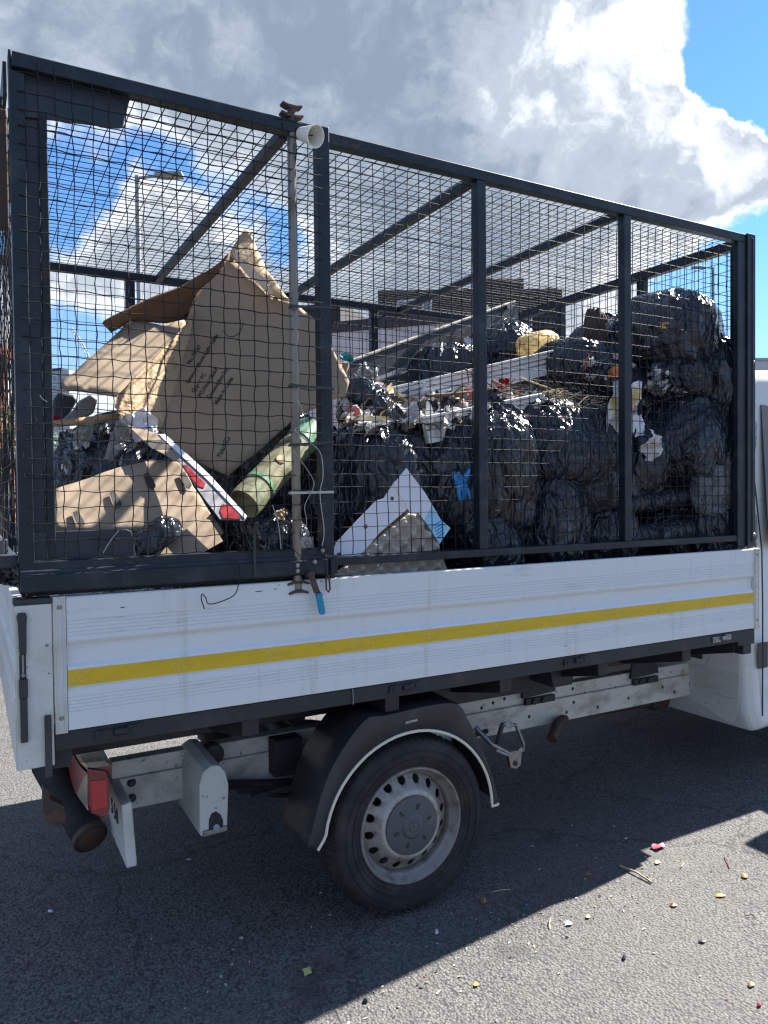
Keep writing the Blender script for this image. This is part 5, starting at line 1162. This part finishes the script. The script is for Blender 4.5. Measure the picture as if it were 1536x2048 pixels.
straw('thin curved stalk near the mirror shadow', [(1449, 1716), (1456, 1726), (1459, 1738)], .0022, m_twig)
straw('pale thin straw right of the wheel in the shadow', [(985, 1786), (1005, 1784), (1020, 1781)], .002)
straw('fine dry stem at the right on the lit asphalt', [(1490, 1833), (1506, 1834), (1512, 1838)], .002, m_twig)
straw('upright looking straw left of the white scrap at shadow edge', [(1101, 1838), (1099, 1850), (1100, 1860)], .002)
straw('thin stem lit beside the tip of the shadow', [(1368, 1728), (1362, 1738)], .002)
q = MB(); rl = random.Random(9)
for i in range(420):
    if rl.random() < .55: x, y = rl.uniform(-1, 4), rl.uniform(-1.6, .4)
    else:
        t2 = rl.random(); u = 700+650*t2; v = 2010-320*t2+rl.gauss(25, 40); p = G(u, v); x, y = p.x, p.y
    s = rl.uniform(.001, .004); c = Vector((x, y, .0025)); a = rl.uniform(0, 6.3)
    d = Vector((math.cos(a), math.sin(a), 0)); e = Vector((-d.y, d.x, 0)); l = rl.uniform(1, 3)
    q.add([c-d*s*l, c+e*s+Vector((0, 0, s)), c+d*s*l, c-e*s+Vector((0, 0, s*.5)), c+Vector((0, 0, -.002))], [(0, 1, 2, 3), (0, 3, 4), (3, 2, 4), (2, 1, 4), (1, 0, 4)])
tag(obj('grit', q, scrapmat()), 'tiny pale chips and crumbs scattered over the asphalt', 'grit', kind='stuff')

# ================================================================== BACKGROUND
def facade(name, label, a, b, z0, z1, depth, wallm, cat='building', group=None):
    """upright building between ground points a and b (front face), returns root, axes"""
    a, b = Vector((a.x, a.y, 0)), Vector((b.x, b.y, 0)); e = (b-a).normalized(); n = Vector((-e.y, e.x, 0))
    if n.dot(a-CAM) < 0: n = -n
    r = tag(empty(name, a), label, cat, group)
    q = MB(); q.prism([a+Vector((0, 0, z0)), b+Vector((0, 0, z0)), b+n*depth+Vector((0, 0, z0)), a+n*depth+Vector((0, 0, z0))], (0, 0, z1-z0)); obj('wall', q, wallm, r)
    return r, a, e, n
m_clad = M('dark_cladding', (.017, .019, .023), .8, var=[((.026, .028, .032), .5, .45, .6, .6)])
m_cladl = M('grey_cladding', (.032, .035, .042), .8)
m_render = M('pale_render', (.46, .46, .47), .8, var=[((.38, .38, .39), .4, .45, .65, .6)])
m_brick = M('red_brick', (.38, .13, .07), .85, var=[((.28, .09, .05), (6, 6, 14), .45, .6, .7), ((.45, .36, .3), (40, 40, 90), .66, .7, .5)])
m_bglass = M('far_window_glass', (.10, .15, .22), .08, spec=.8)
m_whiteframe = M('white_window_frame', (.6, .6, .6), .5)
def windows(r, a, e, n, xs, zs, w, h, frm=m_whiteframe):
    src = None
    for x in xs:
        for z in zs:
            p = a+e*x+Vector((0, 0, z))
            q = MB(); q.prism([p-n*.06, p+e*w-n*.06, p+e*w-n*.06+Vector((0, 0, h)), p-n*.06+Vector((0, 0, h))], n*.05)
            wn = obj('window', q, frm, r)
            g = MB(); i = .08; g.prism([p+e*i-n*.075+Vector((0, 0, i)), p+e*(w-i)-n*.075+Vector((0, 0, i)), p+e*(w-i)-n*.075+Vector((0, 0, h-i)), p+e*i-n*.075+Vector((0, 0, h-i))], n*.01); obj('pane', g, m_bglass, wn)
# tall dark block with stepped top
DA, DB = D(760, 989, 56), D(1126, 989, 56)
top = D(1120, 581, 56).z
r, a, e, n = facade('apartment_building', 'dark grey clad block with ribbed upper storeys and a stepped roof', DA, DB, 0, top, 3.5, m_clad)
Ld = (Vector((DB.x, DB.y, 0))-a).length
s0 = (Vector((D(960, 989, 56).x, D(960, 989, 56).y, 0))-a).dot(e); s1 = (Vector((D(1066, 989, 53.5).x, D(1066, 989, 53.5).y, 0))-a).dot(e)
q = MB(); q.prism([a+e*s0+n*.5+Vector((0, 0, top+.002)), a+e*s1+n*.5+Vector((0, 0, top+.002)), a+e*s1+n*3+Vector((0, 0, top+.002)), a+e*s0+n*3+Vector((0, 0, top+.002))], (0, 0, .95)); obj('roof_storey', q, m_clad, r)
q = MB(); p = a-n*.15+Vector((0, 0, top-.25)); q.prism([p, p+e*Ld, p+e*Ld+n*.12, p+n*.12], (0, 0, .27)); obj('parapet', q, m_cladl, r)
k = 0; z = top-.6
while z > top-6.5:
    q = MB(); p = a-n*.12+e*.2+Vector((0, 0, z)); q.prism([p, p+e*(Ld-.4), p+e*(Ld-.4)+n*.11, p+n*.11], (0, 0, .16)); obj('cladding_rib', q, m_cladl, r); z -= .38
windows(r, a, e, n, [Ld*f for f in (.18, .30, .36, .44, .62, .80)], [top-3.2], .5, 1.5)
windows(r, a, e, n, [Ld*f for f in (.70, .76, .82, .88)], [top-7.0, top-9.4], 1.1, 1.3, m_cladl)
# long white low building with dark upper strip
WA, WB = D(560, 989, 46), D(960, 989, 42)
zt = D(760, 650, 44).z
r, a, e, n = facade('low_building', 'long pale rendered building with dark roof band beyond the cage', WA, WB, 0, zt, 12, m_render)
Lw = (Vector((WB.x, WB.y, 0))-a).length
q = MB(); p = a-n*.1+Vector((0, 0, zt-.3)); q.prism([p, p+e*Lw, p+e*Lw+n*.09, p+n*.09], (0, 0, .62)); obj('roof_band', q, m_cladl, r)
for f0, f1, hh in ((.0, .32, 1.6), (.54, .98, 1.5)):
    q = MB(); p = a+e*Lw*f0+n*.4+Vector((0, 0, zt+.0)); q.prism([p, p+e*Lw*(f1-f0), p+e*Lw*(f1-f0)+n*6, p+n*6], (0, 0, hh)); obj('roof_storey', q, m_clad, r)
windows(r, a, e, n, [Lw*f for f in (.62, .66, .74)], [zt+.45], .55, .75)
windows(r, a, e, n, [Lw*f for f in (.10, .22)], [zt+.45], .55, .75)
# glass office far left
r, a, e, n = facade('office_building', 'small far pale glass office block left of the cardboard', D(96, 989, 130), D(142, 989, 128), 0, D(120, 742, 129).z, 12, M('far_pale_facade', (.30, .34, .38), .5))
Lo = 4.0
windows(r, a, e, n, [.3, 1.6, 2.9], [D(120, y, 129).z for y in (800, 782, 764)], 1.1, 1.1)
q = MB(); zz = D(120, 742, 129).z; q.prism([a-n*.3+Vector((0, 0, zz+.01)), a+e*4-n*.3+Vector((0, 0, zz+.01)), a+e*4+n*12+Vector((0, 0, zz+.01)), a+n*12+Vector((0, 0, zz+.01))], (0, 0, .35)); obj('roof', q, m_cladl, r)
# brick building at the far left
r, a, e, n = facade('brick_building', 'orange brick building with white framed windows beyond the truck rear', D(-260, 989, 26), D(70, 989, 40), 0, D(0, 685, 36).z, 3, m_brick)
Lb = (D(-260, 989, 26)-D(70, 989, 40)).length
windows(r, a, e, n, [Lb*f for f in (.12, .34, .56, .78, .87)], [D(0, 770, 35).z, D(0, 835, 35).z], .7, 1.5)
q = MB(); zz = D(0, 692, 35).z; p = a-n*.12+Vector((0, 0, zz-.2)); q.prism([p, p+e*Lb, p+e*Lb+n*.1, p+n*.1], (0, 0, .22)); obj('brick_cornice', q, M('brick_cornice', (.32, .12, .07), .85), r)
# pale building right of the cab
r, a, e, n = facade('grey_building', 'pale grey flat roofed building beyond the cab roof', D(1330, 989, 48), D(1800, 989, 48), 0, D(1525, 718, 48).z, 12, M('pale_grey_metal', (.40, .42, .45), .5))
q = MB(); zz = D(1525, 718, 48).z; p = a-n*.1+Vector((0, 0, zz-.12)); q.prism([p, p+e*15, p+e*15+n*.09, p+n*.09], (0, 0, .14)); obj('parapet', q, M('parapet_grey', (.3, .31, .33), .5), r)
# far white lattice arch
q = MB(); ar = [D(u, v, 240) for u, v in ((138, 655), (148, 668), (158, 684), (168, 703), (176, 722), (184, 745), (190, 775))]
off_ = cR2*.9
q.tube(ar, .16, 5); q.tube([p+off_ for p in ar], .16, 5)
for i in range(len(ar)-1): q.tube([ar[i], ar[i+1]+off_], .09, 4); q.tube([ar[i]+off_, ar[i+1]], .09, 4)
q.tube([ar[-1]+off_*.5, Vector((ar[-1].x, ar[-1].y, 0))], .3, 6)
tag(obj('lattice_arch', q, M('far_white_steel', (.62, .63, .65), .6), smooth=True, ang=40), 'far white lattice arch leaning above the cardboard', 'arch')
# street lamps
m_lamp = M('galvanised_lamp_post', (.22, .23, .24), .5, .4); m_head = M('grey_green_lamp_head', (.20, .22, .20), .5)
def lamp(label, u, vt, dist, hl, sgn):
    b0 = D(u, 989, dist); zt = D(u, vt, dist).z; base = Vector((b0.x, b0.y, 0)); r = tag(empty('street_lamp', base), label, 'street lamp', 'street lamps beyond the truck')
    q = MB(); q.tube([base, base+Vector((0, 0, 1.2)), base+Vector((0, 0, 1.25)), base+Vector((0, 0, zt))], [.09, .085, .06, .045], 12); obj('lamp_post', q, m_lamp, r, True, ang=40)
    d = cR2*sgn; d = Vector((d.x, d.y, 0)).normalized(); t0 = base+Vector((0, 0, zt-.04))
    q = MB(); q.tube([t0, t0+d*.35+Vector((0, 0, .03))], .028, 8); obj('lamp_arm', q, m_lamp, r, True)
    q = MB(); s = d.cross(Vector((0, 0, 1)))
    h0 = t0+d*.33+Vector((0, 0, .0)); q.prism([h0-s*.08, h0+d*hl*.35-s*.13, h0+d*hl-s*.11, h0+d*hl+s*.11, h0+d*hl*.35+s*.13, h0+s*.08], (0, 0, .085)); obj('lamp_head', q, m_head, r, bevel=.03, seg=3)
lamp('street lamp seen through the cage above the cardboard, head to the right', 286, 358, 14, .52, 1)
lamp('street lamp beyond the front corner of the cage, head to the left', 1427, 538, 33, .62, -1)
# bush against the brick building
def bush(label, c, r, h, seed, n, col, name='bush'):
    rr = random.Random(seed); base = Vector((c.x, c.y, 0)); root = tag(empty(name, base), label, 'bush')
    q = MB(); cl = [(Vector((rr.gauss(0, r*.45), rr.gauss(0, r*.45), rr.uniform(.15, .95)*h)), rr.uniform(.22, .4)*r) for _ in range(26)]
    for i in range(n):
        cc, s = cl[i % len(cl)]; d = Vector((rr.gauss(0, 1), rr.gauss(0, 1), rr.gauss(0, 1))).normalized()*s*rr.uniform(.4, 1.1); p = base+cc+d
        e = Vector((rr.gauss(0, 1), rr.gauss(0, 1), rr.gauss(0, 1))).normalized(); f = e.orthogonal().normalized(); L_ = rr.uniform(.04, .08)
        q.add([p-e*L_, p+f*L_*.45, p+e*L_, p-f*L_*.45], [(0, 1, 2, 3)])
    cr = obj('foliage', q, M('leaf_'+name, col, .6, var=[(tuple(x*1.9 for x in col), 3, .4, .7, .8)]), root); cr['kind'] = 'stuff'
    q = MB()
    for _ in range(6):
        t = Vector((rr.gauss(0, r*.4), rr.gauss(0, r*.4), h*.8)); q.tube([base, base+t*.5+Vector((0, 0, .1)), base+t], [.03, .02, .008], 6)
    obj('stems', q, m_twig, root)
bush('leafy green bush in front of the brick building', D(2, 989, 24), 1.4, 4.6, 4, 5200, (.07, .10, .03))
# grey slatted fence behind the truck rear
FA, FB = D(-60, 989, 15), D(104, 989, 13.2); FA.z = FB.z = 0; e = (FB-FA).normalized(); Lf = (FB-FA).length
fr_ = tag(empty('fence', FA), 'grey upright slat fence seen past the rear corner of the truck', 'fence')
nn = int(Lf/.16); src = None
for i in range(nn):
    p = FA+e*(i*.16)
    q = MB(); q.prism([p, p+e*.09, p+e*.09+Vector((-e.y, e.x, 0))*.02, p+Vector((-e.y, e.x, 0))*.02], (0, 0, 1.9)); obj('slat', q, M('weathered_grey_fence', (.30, .30, .31), .8) if i == 0 else bpy.data.materials['weathered_grey_fence'], fr_)
for z in (.5, 1.55):
    p = FA+Vector((0, 0, z))+Vector((-e.y, e.x, 0))*.024; q = MB(); q.prism([p, p+e*Lf, p+e*Lf+Vector((-e.y, e.x, 0))*.04, p+Vector((-e.y, e.x, 0))*.04], (0, 0, .07)); obj('fence_rail', q, m_black, fr_)
# parked car whose bonnet and black mirror show at the left edge
cc = D(-10, 989, 6.6); CAR = tag(empty('parked_car', Vector((cc.x, cc.y, 0))), 'white parked car with black trim seen behind the truck rear', 'car')
ce = Vector((cR2.x, cR2.y, 0)).normalized(); cn = Vector((-ce.y, ce.x, 0)); o0 = Vector((cc.x, cc.y, 0))
def carp(s, z, d=0): return o0+ce*s+cn*d+Vector((0, 0, z))
bodyp = [(-2.6, .3), (-2.6, .85), (-2.2, .95), (-1.0, 1.02), (-.35, 1.02), (.02, .98), (.07, .80), (.05, .34)]
q = MB(); q.prism([carp(s, z) for s, z in bodyp], cn*1.7); obj('car_body', q, m_white, CAR, bevel=.06, seg=4)
q = MB(); q.prism([carp(s, z, .12) for s, z in ((-2.1, 1.0), (-1.7, 1.42), (-.75, 1.45), (-.2, 1.03))], cn*1.46); obj('car_cabin', q, m_glass, CAR, bevel=.04, seg=3)
for s in (-2.05, -.45):
    q = MB(); q.lathe([(.12, -.02), (.2, 0), (.29, 0), (.31, .03), (.31, .2), (.2, .2)], carp(s, .31, -.01), cn, 28); wq = obj('wheel', q, m_tyre, CAR, True, ang=40)
    q = MB(); q.lathe([(0, 0), (.19, .01), (.2, .03)], carp(s, .31, -.012), cn, 24); obj('rim', q, m_rim, wq, True)
q = MB(); q.box(carp(.0, .62, .05)-Vector((.03, .03, .0)), carp(.03, .78, .05)+Vector((.05, .1, 0))); obj('tail_lamp', q, m_red, CAR, bevel=.01)
# black bar end with grey cap at the left edge: a mirror on a dark arm beyond the tailgate
q = MB(); pa = D(18, 915, 5.0); q.lathe([(.0, -.10), (.05, -.10), (.065, -.06), (.068, .0), (.06, .03), (.0, .035)], pa, cR2+cF*-.5, 20); mr = tag(obj('vehicle_mirror', q, m_plastic, smooth=True, ang=40), 'black rounded mirror with grey cap at the left edge beyond the tailgate', 'mirror')
q = MB(); q.lathe([(.0, .05), (.03, .048), (.04, .036)], pa, cR2+cF*-.5, 18); obj('mirror_cap', q, m_steel, mr, True)
q = MB(); q.tube([pa+Vector((0, 0, -.03)), Vector((pa.x-.25, pa.y, .9)), Vector((pa.x-.3, pa.y, 0))], .022, 8); obj('mirror_arm', q, m_plastic, mr, True)
